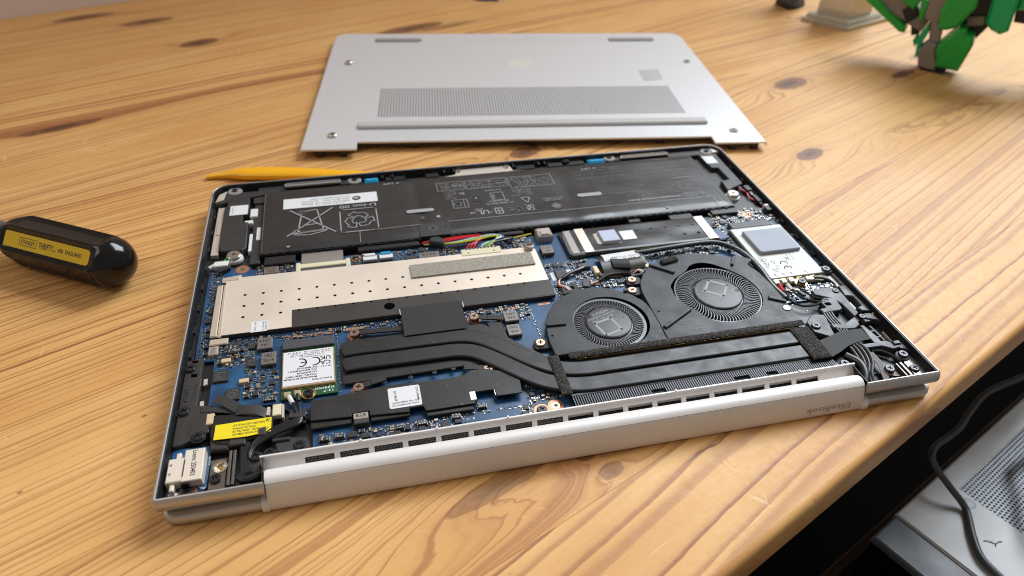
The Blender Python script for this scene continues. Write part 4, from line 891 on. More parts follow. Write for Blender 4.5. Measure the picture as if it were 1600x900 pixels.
# ------------------------------------------------------------------ heat spreader, pipes, clips
SPR = B(); SPR.prism(rounded([(64.6, 45.4), (117, 46.4), (128, 46.2), (133, 41), (140, 35), (150, 30), (152, 44), (140, 57), (128, 71.6), (119, 71.2), (66, 71.8), (64.2, 69)], 1.5), 9.6, 10.6, .25)
spr = SPR.obj('heat_spreader', M['plate'], L_)
RS = B(); RS.prism([(51.6, 27.6), (51.8, 38.0), (82.2, 40.6), (105, 39.6), (113.4, 40.2), (117, 42.4), (124, 42.0), (130.5, 39.0), (136, 33), (135.2, 25.8), (124.6, 26), (124.4, 29.8), (116.2, 29.8), (115.6, 23.8), (95.8, 23.8), (95.0, 26.6), (89.6, 26.6), (89.4, 24.6), (74.2, 25.8), (74.0, 28.4), (67.4, 28.0), (67.2, 26.6)], 10.9, 11.5, .18)
RS.prism([(51.6, 24.2), (67.0, 24.2), (67.0, 27.8), (51.6, 28.0)], 9.6, 10.5, .2).prism([(74.4, 23.6), (89.4, 23.6), (89.4, 26.2), (74.4, 26.2)], 9.6, 10.6, .2).prism([(96, 21.8), (114.6, 21.6), (114.6, 24.4), (96, 24.4)], 9.6, 10.6, .2)
rs = RS.obj('heat_spreader_wing', M['plate'], L_)
B().prism(rrect(82.0, 94.8, 27.3, 38.4, .8), 11.5, 11.62).obj('wing_label', M['label'], rs)
p = Print('wing_label_print', M['ink'], rs, 11.64); p.t('6043B0388001 REV: A01', 83.2, 29.6, .8, 1, 'l', 10.4).t('UPN: P36588-001 HD WINCA', 83, 28.2, .8, 1, 'l', 10.8).t('CN: I4K2B', 84.2, 36.6, 1.0, -88, 'l', 5.6).t('SCH:3A0DM1', 93.2, 37.4, .9, -90, 'l', 7.4)
b = B().box(67.8, 73.6, 22.6, 28.0, MBZ, 11.3, .3).m(1).box(67.9, 73.5, 25.0, 27.9, 11.28, 11.4); o = b.obj('chip_choke', [M['inductorside'], M['tin']], MB); Print('choke_marking', M['ink'], o, 11.42).t('R15', 68.8, 25.9, 1.5, 0, 'l', 3.8)
b = B().box(113.9, 116.6, 25.6, 30.4, MBZ, 11.6, .2).box(124.2, 125.0, 27, 31, MBZ, 11.3); b.obj('clip_spring', M['steel'], MB)
b = B()
for x, y in ((75.2, 69.6), (92, 44.4 - .4), (102, 45), (81.2, 43.6), (76, 78), (110, 45.6)): b.lathe(x, y, [(1.0, 10.5), (1.0, 10.75), (.7, 10.8), (.65, 10.66)], 16)
b.obj('rivet', M['plate'], spr)
def flatpipe(path, wd, z0, z1, name):
    P = smoothpath([(x, y, 0) for x, y in path], 8); L, Rr = [], []
    hw = wd if callable(wd) else (lambda t: wd / 2)
    for i, q in enumerate(P):
        t = (P[min(i + 1, len(P) - 1)] - P[max(i - 1, 0)]).normalized(); n = Vector((-t.y, t.x, 0)); h = hw(i / (len(P) - 1)); L.append(q + n * h); Rr.append(q - n * h)
    hh = (z1 - z0) / 2; zc = (z0 + z1) / 2; rings = []
    for l, r in zip(L, Rr):
        n = (l - r).normalized(); ring = []
        for k in range(7): a = R(90 - 30 * k); ring.append(l - n * hh * .8 + n * hh * .8 * math.cos(a) + Vector((0, 0, zc + hh * math.sin(a))))
        for k in range(7): a = R(-90 - 30 * k); ring.append(r + n * hh * .8 + n * hh * .8 * math.cos(a) + Vector((0, 0, zc + hh * math.sin(a))))
        ti = Vector((0, 0, zc + hh)); n6 = n * min(1.0, (l - r).length * .2); ring += [r + n * 0 + n6 + ti, l - n6 + ti]
        rings.append([tuple(v) for v in ring][::-1])
    return B().loft(rings).obj(name, M['pipe'], L_, ang=55)
endw = lambda t: 4.05 * min(1, 0.45 + t * 16) if t < .04 else 4.05
flatpipe([(65.2, 64.2), (67, 64.3), (72, 64.6), (85, 64.4), (105, 64.2), (116, 63.6), (123, 61.4), (130, 56.2), (138, 48.4), (146, 41), (154, 36), (163, 33.8), (175, 33.6), (210, 33.6), (263, 33.6)], endw, 10.6, 12.5, 'heat_pipe')
flatpipe([(65.4, 55.2), (67, 55.3), (72, 55.6), (85, 55.4), (105, 55.2), (114, 54.8), (121, 52.4), (128, 46.6), (136, 38.6), (145, 30.6), (154, 26.4), (163, 24.7), (175, 24.5), (210, 24.5), (262.6, 24.5)], lambda t: endw(t) * 1.02, 10.6, 12.5, 'heat_pipe')
b = B(); b.prism([(155, 20.5), (272.6, 20.5), (272.6, 39.6), (157, 39.6)], 8.6, 10.7); b.obj('pipe_base', M['black'], L_)
def clip(x0, y0, x1, y1, wd, sx, sy):
    b = B(); d = Vector((x1 - x0, y1 - y0, 0)); L = d.length; a = math.atan2(d.y, d.x); st = 0
    b.box(0, L, -wd / 2, wd / 2, 10.5, 11.0, .15).box(L * .45, L * .95, -wd / 2 - .05, wd / 2 + .05, 10.95, 11.25, .12)
    b.xf(Matrix.Translation((x0, y0, 0)) @ Matrix.Rotation(a, 4, 'Z')); b.obj('spring_clip', M['plate'], L_)
    pad(sx, sy, 3.2, 1.2); o = B().lathe(sx, sy, [(2.6, 8.7), (2.6, 9.3), (1.7, 9.5), (1.7, 10.2)], 18).obj('screw_collar', M['screwcopper'], L_); screw('copper', sx, sy, 10.1)
clip(70.9, 76.2, 91.6, 74.6, 3.0, 70.9, 76.2); clip(124.9, 76.6, 138, 73, 3.0, 124.9, 76.8); clip(70.7, 42.8, 82, 45.4, 3.0, 70.7, 42.6); clip(124.7, 43.2, 114.4, 45.2, 3.0, 124.9, 43.0)
B().prism([(129.8, 72), (136.4, 73), (137.4, 60), (131, 66)], 9.2, 10.2, .2).obj('spreader_tab', M['plate'], spr)
# ------------------------------------------------------------------ fans
def fan(center, hubr, holer, outline, hole, nb, ringed, zt=12.3):
    f = thingpart('fan', L_)
    cx, cy = center
    hs = B(); hs.prism(outline, zt - .45, zt, .3, [hole]); hs.obj('fan_cover', M['fan'], f)
    sd = B(); o2 = inset(ccw(outline), .35); n = len(o2); vs = [(p[0], p[1], z) for z in (8.9, zt - .4) for p in o2]; sd.add(vs, [(i, (i + 1) % n, n + (i + 1) % n, n + i) for i in range(n)]); sd.obj('fan_body', M['fan'], f); B().prism(o2, 8.6, 9.0).obj('fan_floor', M['shadeblack'], f)  # floor blacker than the housing: shade below the blades is in its colour
    # impeller
    b = B(); b.lathe(cx, cy, [(hubr + .9, 9.2), (hubr + .8, 10.9), (hubr + .5, 11.2), (hubr + .1, 11.3)], 48); b.obj('impeller_cup', M['blade'], f)
    b = B(); b.lathe(cx, cy, [(hubr, 10.6), (hubr, 12.1), (hubr - .45, 12.45), (hubr - .7, 12.5)], 56)
    hb = b.obj('fan_hub', M['hub'], f, ang=50)
    b = B()
    for a in range(0, 360, 45): b.box(-.45, .45, hubr - .5, hubr + .12, 12.0, 12.35); b.xf(Matrix.Translation((cx, cy, 0)) @ Matrix.Rotation(R(a + 12), 4, 'Z'), len(b.v) - 8)
    b.obj('hub_notch', M['ink'], f)
    r0, r1 = hubr + .8, (holer - 1.4 if ringed else holer + 1.0); bl = B(); pts = []
    for k in range(7):
        t = k / 6; r = r0 + (r1 - r0) * t; an = 0.10 * math.sin(t * math.pi * .9) * 1.1 + t * 0.10; pts.append((r * math.cos(an), r * math.sin(an), r))
    vs = []; fs = []
    for x, y, r in pts:
        n = Vector((-y, x)).normalized() * .15; zt_ = 11.8
        vs += [(x - n.x, y - n.y, 9.4), (x + n.x, y + n.y, 9.4), (x + n.x, y + n.y, zt_), (x - n.x, y - n.y, zt_)]
    for i in range(6):
        for j in range(4): fs.append((i * 4 + j, i * 4 + (j + 1) % 4, i * 4 + 4 + (j + 1) % 4, i * 4 + 4 + j))
    fs += [(3, 2, 1, 0), (24, 25, 26, 27)]
    me = bl.add(vs, fs).mesh('fan_blade', M['blade'])
    for i in range(nb): link('fan_blade', me, f, (cx, cy, 0), rz=2 * math.pi * i / nb)
    b = B(); b.prism(circ(cx, cy, r1 + 1.2 if ringed else r1 + .3, 64), 10.6, 11.75, 0.1, [circ(cx, cy, r1 - .3, 64)]); b.obj('blade_ring', M['blade'], f)
    return f
def thingpart(name, parent): return link(name, None, parent)
f1c = (184.0, 59.6)
o1 = [(154.2, 43.0), (153.8, 52), (154.4, 58.5), (155.6, 65), (158.6, 71.6), (163.6, 78), (170, 82.4), (177, 85.0), (183.5, 85.6), (190, 84.2), (196.4, 81), (201.4, 76.6), (205.6, 70.4), (206.8, 64), (206.6, 54), (206.0, 46.4), (206.4, 42.4)]
fan1 = fan(f1c, 10.6, 17.6, rounded(o1, 1.2, 3), circ(f1c[0] + 1.3, f1c[1] + .3, 17.6, 56), 72, True)
fan1['label'] = 'smaller of the two cooling fans, its round opening facing up'
f2c = (243.2, 69.6)
o2 = [(206.2, 42.4), (206.6, 60), (207.0, 78), (208.8, 84.6), (212.6, 90.6), (218.6, 96.6), (226, 100.6), (234.6, 103.2), (243, 103.4), (252, 101.2), (260, 97.6), (263.4, 95.4), (266.4, 97.4), (273.6, 92.0), (268.8, 88.4), (271.6, 81), (272.6, 70), (272.8, 58), (272.6, 42.4)]
h2 = [(222.2, 76.0), (222.6, 79), (227, 84), (231.6, 87), (235.6, 89.6), (238.4, 92.6), (242.4, 94.2), (246.8, 94.0), (251, 92), (254.6, 88.6), (258.4, 84.2), (261.6, 79.6), (263.6, 74.2), (264.2, 68.4), (263.2, 62.6), (260.6, 57.6), (256.2, 53.2), (250.4, 50.2), (244.4, 48.6), (238.6, 48.6), (233.2, 50.6), (229.8, 54), (227.8, 58.4), (225.0, 62.8), (222.6, 67.6), (221.6, 72)]
fan2 = fan(f2c, 11.7, 19.6, rounded(o2, 1.2, 3), [tuple(p)[:2] for p in smoothpath([(*q, 0) for q in h2] + [(*h2[0], 0)], 3)[:-1]], 80, False)
fan2['label'] = 'larger cooling fan with a wavy edged opening'
p = Print('hub_print', M['fanprint'], fan1, 12.53); a = 17.0; c_, s_ = math.cos(R(a)), math.sin(R(a)); T = lambda u, v: (184.0 + u * c_ - v * s_, 59.6 + u * s_ + v * c_)
def sq(p, T, u, v, h): p.line([T(u - h, v - h), T(u + h, v - h), T(u + h, v + h), T(u - h, v + h)], 1.2, True)
x, y = T(-4.4, 6.2); p.t('SUNON', x, y, 1.7, a, 'l', 8.4); x, y = T(-5.9, 7.0); p.ring(x, y, .8, .35)
x, y = T(-7.8, 4.4); p.t('EG50050S1-CP60-S9A', x, y, 1.1, a, 'l', 14.5); x, y = T(-6.8, 2.6); p.t('DC5V   WB   0.50A', x, y, 1.1, a, 'l', 11.5)
sq(p, T, -2.2, -2.6, 4.4)
for v in (.6, -.9, -2.4): x, y = T(3.0, v); p.fake(x, y, 5.6, .9, a)
x, y = T(-2, -9.0); p.t('MADE IN CHINA', x, y, .9, a, 'l', 6)
p = Print('hub_print', M['fanprint'], fan2, 12.53); a = -36.4; c2, s2 = math.cos(R(a)), math.sin(R(a)); T2 = lambda u, v: (243.2 + u * c2 - v * s2, 69.6 + u * s2 + v * c2)
sq(p, T2, -1.6, 3.2, 4.5)
x, y = T2(7.4, 4.4); p.t('SUNON', x, y, 1.8, a - 90, 'l', 8.8); x, y = T2(8.2, 5.8); p.ring(x, y, .8, .35)
x, y = T2(5.4, 6.4); p.t('EG50061S1-CL00-S9A', x, y, 1.1, a - 90, 'l', 13.5)
for v in (3.8, 2.2, -7.6): x, y = T2(v, -2.6 if v > 0 else 5.0); p.fake(x, y, 7 if v > 0 else 8, .9, a - 90)
x, y = T2(-5, -4.6); p.fake(x, y, 8, .9, a); x, y = T2(-4, -6.4); p.fake(x, y, 7, .9, a)
for i in range(9):
    an = 200 + i * 9; x, y = 243.2 + 9.9 * math.cos(R(an - 60)), 69.6 + 9.9 * math.sin(R(an - 60)); p.fake(x, y, 1.2, .9, an - 150)
p = Print('moulded_lettering', M['ink'], fan1, 12.32)
for j, t in enumerate(('HSN-I62C-4', 'HSN-I63C-6', 'HSN-I62C-4')): p.t(t, 156.0 - .2 * j, 50.4 - 2.2 * j, 1.35, 0, 'l', 11.6)
p = Print('moulded_lettering', M['black'], fan2, 12.32)
for j in range(4): p.t('HSN-I62C-4'[:10], 215.6 + .7 * j, 53.4 - 2.0 * j, 1.2, 0, 'l', 11.5)
def bar(x0, y0, x1, y1, wd, z0, z1, name, m_, par, ch=.25):
    b = B(); d = Vector((x1 - x0, y1 - y0)); b.box(0, d.length, -wd / 2, wd / 2, z0, z1, ch); b.xf(Matrix.Translation((x0, y0, 0)) @ Matrix.Rotation(math.atan2(d.y, d.x), 4, 'Z')); return b.obj(name, m_, par)
bar(155, 62.4, 164.2, 61.8, 1.8, 12.2, 13.3, 'fan_rib', M['fan'], fan1); bar(218.6, 97.2, 228.8, 88.4, 2.0, 12.2, 13.4, 'fan_rib', M['fan'], fan2); bar(207.6, 50.6, 224.2, 60.4, 2.0, 12.2, 13.4, 'fan_rib', M['fan'], fan2)
bar(265.4, 61.4, 272.4, 57.0, 2.0, 12.2, 13.3, 'fan_rib', M['fan'], fan2); bar(260.2, 88.8, 264.4, 95.0, 1.6, 12.2, 13.4, 'fan_rib', M['fan'], fan2); B().cyl(199.4, 79.4, 1.1, 12.2, 13.4, 14, .2).obj('fan_peg', M['fan'], fan1)
for x0, y0, x1, y1 in ((203.5, 47.5, 205.2, 49.6), (268.6, 55.4, 270.2, 53.4), (264.6, 47.4, 267.6, 46), (201, 44.6, 202.6, 47.2)): bar(x0, y0, x1, y1, .5, 12.28, 12.42, 'fan_mark', M['black'], fan2 if x0 > 206 else fan1, 0)
p = Print('fan_tag_print', M['black'], fan2, 12.34); p.fake(265.6, 93, 4, 1.0, -36).fake(264.8, 91.4, 3, 1.0, -36)
for x, y in ((168, 83.8 - 2), (209.4, 62), (156.2, 55.4)): B().lathe(x, y, [(.9, 12.28), (.9, 12.4), (.6, 12.42), (.55, 12.3)], 14).obj('fan_rivet', M['black'], fan1 if x < 206 else fan2)
for x, y, par in ((150.2, 53.3, fan1), (203.6, 80.8, fan1), (206.4, 88.8, fan2)):
    b = B(); b.prism(rounded([(x - 3.2, y - 3.0), (x + 4.6, y - 3.4), (x + 4.8, y + 2.2), (x + 1, y + 3.4), (x - 2.6, y + 3)], 1.4), 9, 10.6, .25); b.obj('fan_ear', M['fan'], par); screw('copper', x, y, 10.6)
screw('silver', 270.2, 52.6, 12.3).scale = (.8, .8, .6)
b = B(); b.prism(rounded([(169.6, 84), (170.4, 90.6), (177.4, 92), (179.2, 85.6)], 1), 9, 11.2, .3, [rrect(171.6, 176.4, 86.8, 89.6, 1, 4)]); b.obj('fan_wire_guide', M['fan'], L_); b = B(); b.prism(rounded([(207, 91), (208, 96.6), (214, 97), (214, 92)], 1), 9, 11.2, .3, [rrect(209, 212.6, 93, 95.6, .8, 4)]); b.obj('fan_wire_guide', M['fan'], L_)
def wires(cols, path, r=.42):
    for i, c in enumerate(cols):
        d = (i - (len(cols) - 1) / 2) * r * 1.9; B().tube([(x + d * .8, y + d * .6, z) for x, y, z in path], r, 6).obj('fan_wire', M[c], L_)
wires(['wireorange', 'wirewhite', 'wireblack'], [(175.4, 86.6, 9.6), (172.6, 89.4, 11.2), (170.6, 92.4, 10.4), (171.4, 96, 10.2), (174, 98.2, 10.2)])
B().tube([(173.4, 97.6, 10.2), (178, 100.4, 10.6), (183, 102.6, 10.4), (186.6, 104.6, 10.0)], .95, 8).obj('fan_cable_sleeve', M['wireblack'], L_)
wires(['wireorange', 'wirewhite'], [(186, 91.2, 9.6), (189, 91.8, 9.8), (192, 93.0, 10)])
B().tube([(190.6, 92.6, 10), (196, 95.2, 10.6), (203, 95.8, 10.4), (209, 94.2, 10.4)], .95, 8).obj('fan_cable_sleeve', M['wireblack'], L_)
wires(['wireorange', 'wirewhite'], [(209.4, 94.4, 10.6), (212.6, 95.6, 11.2), (214.6, 94.4, 10.4)])
for x, y, rot in ((183.8, 92, 70), (187, 105.8, 0)): 
    b = B().box(-3.2, 3.2, -1.7, 1.7, 0, 1.9, .25).m(1).box(-2.6, 2.6, -2.1, -1.6, .4, 1.2); b.obj('fan_plug', [M['slot'], M['ink']], MB, (x, y, MBZ)).rotation_euler = (0, 0, R(rot))
# foam
def foam(pts_or_rect, z0, z1, name='foam_strip', rot=0, org=(0, 0), step=.55, amp=.16):
    x0, x1, y0, y1 = pts_or_rect; b = B(); nx, ny = max(2, int((x1 - x0) / step)), max(2, int((y1 - y0) / step))
    def fz(x, y):
        d = min(x - x0, x1 - x, y - y0, y1 - y); return z1 - (.5 if d < .05 else .12 if d < step * 1.2 else 0) + random.uniform(-amp, amp)
    b.grid(x0, x1, y0, y1, nx, ny, fz); b.box(x0 + .05, x1 - .05, y0 + .05, y1 - .05, z0, z1 - .5)
    b.v = [(x + random.uniform(-.08, .08), y + random.uniform(-.08, .08), z) for x, y, z in b.v]
    b.xf(Matrix.Translation((*org, 0)) @ Matrix.Rotation(R(rot), 4, 'Z')); return b.obj(name, M['foam'], L_, ang=180)
foam((159.6, 272.6, 39.9, 43.6), 12.3, 13.0); foam((0, 4.6, 0, 22.6), 12.2, 13.4, rot=0, org=(150.4, 20)); foam((0, 9, 0, 19.8), 12.2, 13.6, rot=0, org=(263.2, 18.4)); foam((-4.6, 4.6, -1.7, 1.7), 12.3, 14.2, rot=12, org=(229.8, 98.2))
B().box(162, 271, 39.62, 39.8, 10.9, 12.05).obj('brass_edge', M['brass'], L_)
# fins
fm = B().box(-.24, .24, 14.0, 20.6, 8.6, 11.3).mesh('cooling_fin', M['fin']); NF = 118
gaps = [(187, 193.4), (225, 231.2), (239.6, 245.0)]
fm2 = B().box(-.24, .24, 16.8, 20.6, 8.6, 11.3).mesh('cooling_fin', M['fin'])
for i in range(NF):
    x = 154.8 + i * (272.4 - 154.8) / (NF - 1); link('cooling_fin', fm2 if any(a < x < b_ for a, b_ in gaps) else fm, L_, (x, 0, 0))
B().box(154.4, 272.6, 14, 20.6, 8.5, 9.9).box(154.4, 272.6, 19.8, 20.8, 10.6, 11.45).obj('fin_base', M['black'], L_)
# ------------------------------------------------------------------ wireless card
wc_ = B().box(40.0, 62.4, 42.4, 71.4, 9.0, 9.8, .1).obj('wireless_card', M['green'], L_)
B().box(40.4, 61.7, 47.4, 68.8, 9.8, 11.0, .25).obj('card_shield', M['wifishield'], wc_)
B().box(40.9, 61.2, 48.3, 68.4, 11.0, 11.1).obj('card_label', M['label'], wc_)
B().box(40.2, 62.0, 70.8, 76.6, MBZ, 11.0, .3).obj('card_socket', M['slot'], MB)
p = Print('card_label_print', M['ink'], wc_, 11.13)
p.t('UK', 60.2, 63.4, 2.2, 180, 'l', 4.4).t('CA', 60.2, 60.6, 2.2, 180, 'l', 4.4); ce(p, 53.4, 61.0, 2.35, .55, 180, 1.18)
p.t('Product of China', 60.4, 50.6, .95, 180, 'l', 8).t('Mediatek Model: MT7925B22M', 54.4, 52.2, .95, 180, 'l', 13).t('WLAN MAC: 94BB4317484D3', 54.4, 53.7, .95, 180, 'l', 12.4)
p.t('S/N: M35079004', 54.4, 55.2, .95, 180, 'l', 8).t('CN: M35079-001', 54.4, 56.7, .95, 180, 'l', 9.4).t('SPS: M48045-005', 54.4, 58.0, .9, 180, 'l', 8)
for j, w_ in enumerate((18, 16, 14, 10)): p.fake(60.4 - (0 if j < 2 else 2.6), 67.8 - j * 1.05, w_, .75)
p.fake(60.2, 57.6, 6, .75); p.fake(47, 56.6, 4.4, .8)
p2 = Print('board_marking', M['silk'], wc_, 9.83); p2.t('13-7', 60.6, 44.6, 1.1, 180, 'l', 4).t('E1JHH7001', 61, 46.4, 1.1, 180, 'l', 7.6)
cu = B()
for x in (43.6, 46.6, 49.6, 52.8, 56, 59): cu.box(x, x + 2.2, 46.9, 47.2, 9.8, 10.1)
cu.obj('card_contact', M['gold'], wc_); b = B(); b.prism(circ(50.9, 43.6, 2.9, 22), 9.8, 9.9); b.obj('card_mount_ring', M['gold'], wc_); B().lathe(50.9, 43.6, [(2.6, 8.6), (2.6, 9.2), (1.9, 9.4), (1.9, 10)], 18).obj('screw_collar', M['screwsilver'], wc_); screw('black', 50.9, 43.6, 9.95)
for (x, y, x1, y1, slv) in ((42.6, 44.6, 47.4, 31.8, 'white'), (46.6, 44.9, 47.8, 33, 'black')):
    b = B(); b.prism(rounded([(x - 1.1, y - 2.2), (x + 1.1, y - 2.2), (x + 1.4, y + .9), (x - 1.4, y + .9)], .6), 9.8, 11.0, .25); o = b.obj('antenna_plug', M['wifishield'], wc_)
    B().tube([(x, y - 1.6, 10.6), (x + (x1 - x) * .35, y + (y1 - y) * .33, 10.8), (x + (x1 - x) * .7, y + (y1 - y) * .66, 10.7), (x1, y1, 10.2)], .5, 7).obj('antenna_wire', M['wireblack'], L_)
    B().tube([(x + (x1 - x) * .16, y + (y1 - y) * .15, 10.8), (x + (x1 - x) * .48, y + (y1 - y) * .47, 10.85)], .95, 8).obj('antenna_sleeve', M['white' if slv == 'white' else 'wireblack'], L_)
b = B(); b.prism([(43.6, 36.6), (50.0, 36.8), (49.8, 28.8), (43.2, 29.6)], 8.7, 9.6, .2).prism([(43.6, 33.0), (50.0, 33.2), (49.8, 30.4), (43.4, 30.8)], 9.6, 11.4, .3); b.obj('antenna_bracket', M['frame'], L_)

# ------------------------------------------------------------------ storage drive
sd = B().box(182, 270.6, 114.4, 136.8, 9.3, 10.2, .1).obj('storage_drive', M['ssdfilm'], L_)
def dz(x, y): return 11.45 - .25 * math.exp(-((x - 255) / 7) ** 2) + .12 * math.sin(x * .13) * math.sin(y * .4) - (.35 if min(y - 114.6, 136.6 - y) < .3 else 0)
b = B(); b.grid(189, 266.8, 114.5, 136.8, 90, 26, dz); b.box(189, 266.8, 114.5, 136.8, 10.1, 11.0); b.obj('drive_film', M['ssdfilm'], sd)
b = B(); b.prism(rounded([(182.2, 115.6), (184, 113.4), (190.6, 113.6), (190.6, 137), (184, 136.6), (182.6, 131)], .8), 9.0, 11.2, .3); b.obj('drive_socket', M['slot'], sd)
B().prism([(184.2, 115.4), (187.9, 115.2), (187.9, 135.8), (184.6, 135.8)], 11.2, 11.35).obj('grey_foil_strip', M['greyfoil'], sd)
for x0, x1 in ((190.7, 195.8), (260.8, 266.0)): B().box(x0, x1, 114.7, 136.6, 11.3, 11.62, .05).obj('foil_strip', M['silverfoil'], sd)
b = B(); b.prism([(199.6, 121), (202.4, 120), (212, 119.6), (212, 131.4), (204, 131.6), (199.6, 130)], 11.3, 11.58); b.obj('foil_patch', M['clip'], sd)
B().box(202.3, 211.8, 120.4, 130.6, 11.4, 13.2, .3).obj('thermal_pad', M['padssd'], sd)
B().box(214.2, 222.1, 121.8, 130.0, 11.45, 11.76).obj('drive_label', M['label'], sd)
b = B()
for i in range(5):
    for y in (130.2, 122.2): b.cyl(224.8 + 8.27 * i, y, .85, 11.2, 11.72, 14)  # dark discs laid on the film stand in for shaded holes
b.obj('drive_hole_disc', M['ink'], sd); b = B(); b.prism(rounded([(266.6, 114.6), (272.4, 115.4), (271.2, 125.6), (268, 127.2), (270.6, 129.6), (267.6, 137)], .6), 9.2, 10.4, .2); b.obj('drive_end', M['pcb'], sd); screw('black', 268.8, 127.0, 10.2)
b = B()
for i in range(56): b.box(191 + i * 1.35, 191.5 + i * 1.35, 114.05, 114.45, 10.1, 10.6)
b.obj('drive_edge_contact', M['gold'], sd, kind='stuff')
# ------------------------------------------------------------------ display cable plug
ep = B(); ep.box(190.8, 220.6, 95.6, 103.4, MBZ, 9.1, .1).m(1).box(192.2, 218.6, 95.8, 97.6, 9.1, 10.2, .2); e_ = ep.obj('display_connector', [M['gold'], M['black']], MB)
b = B(); b.ribbon([(207, 111.6, 10.4), (207, 108, 11.8), (207, 104, 12.0), (207, 100.4, 11.2), (207, 97.6, 10.0)], (1, 0.05, 0), 24, .5); eo = b.obj('display_cable', M['blackgloss'], L_)
b = B(); b.ribbon([(207.4, 111.8, 11.2), (207.4, 108.6, 12.3), (207.2, 104.4, 12.45)], (1, 0.06, 0), 19.5, .16); b.obj('cable_label', M['label'], eo)
p = Print('cable_label_print', M['ink'], eo, 12.62)
for y, w_, h in ((105.8, 18, 1.3), (107.4, 15, 1.2)): p.fake(216.6, y, w_, h, 182)
b = B(); b.ribbon([(205, 104.6, 12.5), (205, 102.4, 12.9), (205, 100.4, 12.7), (205, 98.6, 11.6)], (1, -.2, 0), 9, .5); b.obj('cable_pull_tape', M['tape'], eo)
b = B(); b.ribbon([(212, 104.6, 12.4), (212.4, 102, 12.7), (212.8, 99.6, 12.0), (213, 97.6, 10.6)], (1, 0.1, 0), 9, .2); b.obj('cable_flex', M['insulator'], eo)
for x in (191.6, 218.4): B().box(x - 1, x + 1.4, 97.6, 103.6, 9, 11.0, .3).obj('connector_ear', M['ivory'], eo)
B().tube([(216, 109.2, 11.6), (222, 109.4, 11.8), (240, 110.6, 12.0), (256, 111.4, 11.8), (264.4, 109.2, 11.6), (270.6, 102.6, 11.4), (273.6, 94, 11.2), (274.4, 84, 11), (274.2, 72, 10.4), (276, 62, 10)], 1.75, 12, .8).obj('display_cable_sleeve', M['wireblack'], L_)
# ------------------------------------------------------------------ modem card
wm = B().box(275.6, 306.4, 71.6, 122.4, 9.2, 10.0, .1).obj('modem_card', M['olive'], L_)
B().box(275.9, 306.2, 76.4, 121.4, 10.0, 11.1, .2).obj('card_shield', M['wwan'], wm); B().box(278.0, 302.4, 121.8, 127.8, MBZ, 11.0, .3).obj('card_socket', M['slot'], MB)
B().prism([(280.4, 97.2), (281.6, 96.0), (303.6, 96.0), (303.8, 116.2), (280.2, 115.9)], 11.1, 13.1, .3).obj('thermal_pad', M['pad'], wm)
B().prism(rounded([(299.2, 77.4), (305.6, 77.4), (305.6, 95.8), (299.2, 95.8)], 1), 11.1, 11.18).obj('modem_label', M['stickergrey'], wm)
p = Print('modem_print', M['modemink'], wm, 11.2)
ce(p, 289.2, 87.0, 1.9, .5, -90, 1.08); 
for x in range(5): p.fake(300.4 + x * 1.0, 94.6, 9 - x * .3, .62, -90)
p.rect(301, 304.6, 78.4, 82.2, .2)
for (x, y) in ((279, 89), (280.6, 83.4), (283, 90)): p.line([(x, y), (x + 2.4, y), (x + 1.2, y - 2.6)], .2, True)
p.ring(280.4, 91.6, 1.1, .2).t('FC', 291.8, 91.6, 1.8, -90, 'l', 2.4)
for (x, y, w_) in ((278, 94.6, 10), (279, 94, 10), (294, 94.2, 5), (296, 94.2, 6), (283.6, 86.6, 4), (284.6, 86.6, 4)): p.fake(x, y, w_, .6, -90)
for x in (279, 283.4, 288, 296): p.t('M', x, 79.4, .8, -90, 'l', 1.0); p.poly([(x + .6, 77.6), (x + 1.4, 77.6), (x + 1, 78.4)])
cu = B()
for x in (278.4, 284.6, 290, 297.4): cu.box(x, x + 2.6, 75.7, 76.2, 10, 10.4)
cu.obj('card_contact', M['gold'], wm); B().prism(circ(290.2, 72, 3.0, 22), 10, 10.1).obj('card_mount_ring', M['gold'], wm); B().lathe(290.2, 71.6, [(2.6, 8.6), (2.6, 9.4), (1.7, 9.6), (1.7, 10.6)], 18).obj('screw_collar', M['screwsilver'], wm); screw('black', 290.2, 71.6, 10.6)
for i, (x, slv) in enumerate(((277.4, 'wirered'), (281.6, 'white'), (285.8, None))):
    B().prism(rounded([(x - 1.2, 72.2), (x + 1.0, 72.0), (x + 1.4, 75.4), (x - 1.4, 75.4)], .6), 10, 11.3, .25).obj('antenna_plug', M['silverfoil'], wm)
    d = ((276.6, 66, 10.9), (281.6, 66.4, 10.8), (286, 67.2, 10.8))[i]
    pth = [(x, 72.6, 10.8), d] + [[(276.8, 60, 10.4), (280, 55.2, 10.3), (286, 53.8, 10.6), (291, 55.2, 10.8)], [(283, 61, 10.6), (287.4, 56.8, 10.8), (292.4, 54.6, 10.9)], [(288.6, 61, 10.8), (291.4, 57.6, 10.9), (294.6, 55.6, 11)]][i]
    B().tube(pth, .55, 8).obj('antenna_wire', M['wireblack'], L_)
    if slv: B().tube([(x - .1, 70.8, 10.9), d], .95, 8).obj('antenna_sleeve', M[slv], L_)
B().prism(rounded([(293.6, 72.2), (297.6, 71.8), (297.6, 74.6), (293.8, 75)], .6), 10, 11.3, .25).obj('antenna_plug', M['silverfoil'], wm)
B().tube([(297, 73.4, 10.8), (301, 72.4, 11), (304.6, 70, 10.8), (305.4, 66, 10.4), (302.4, 63.6, 10.2)], .6, 8).obj('antenna_wire', M['wireblack'], L_)
B().prism([(307.0, 116), (310.6, 114), (310.6, 86), (307, 84)], 8.7, 8.95).obj('clear_tape', mat('glossy_blue_tape', (0.10, 0.16, 0.25), 0.08), L_)
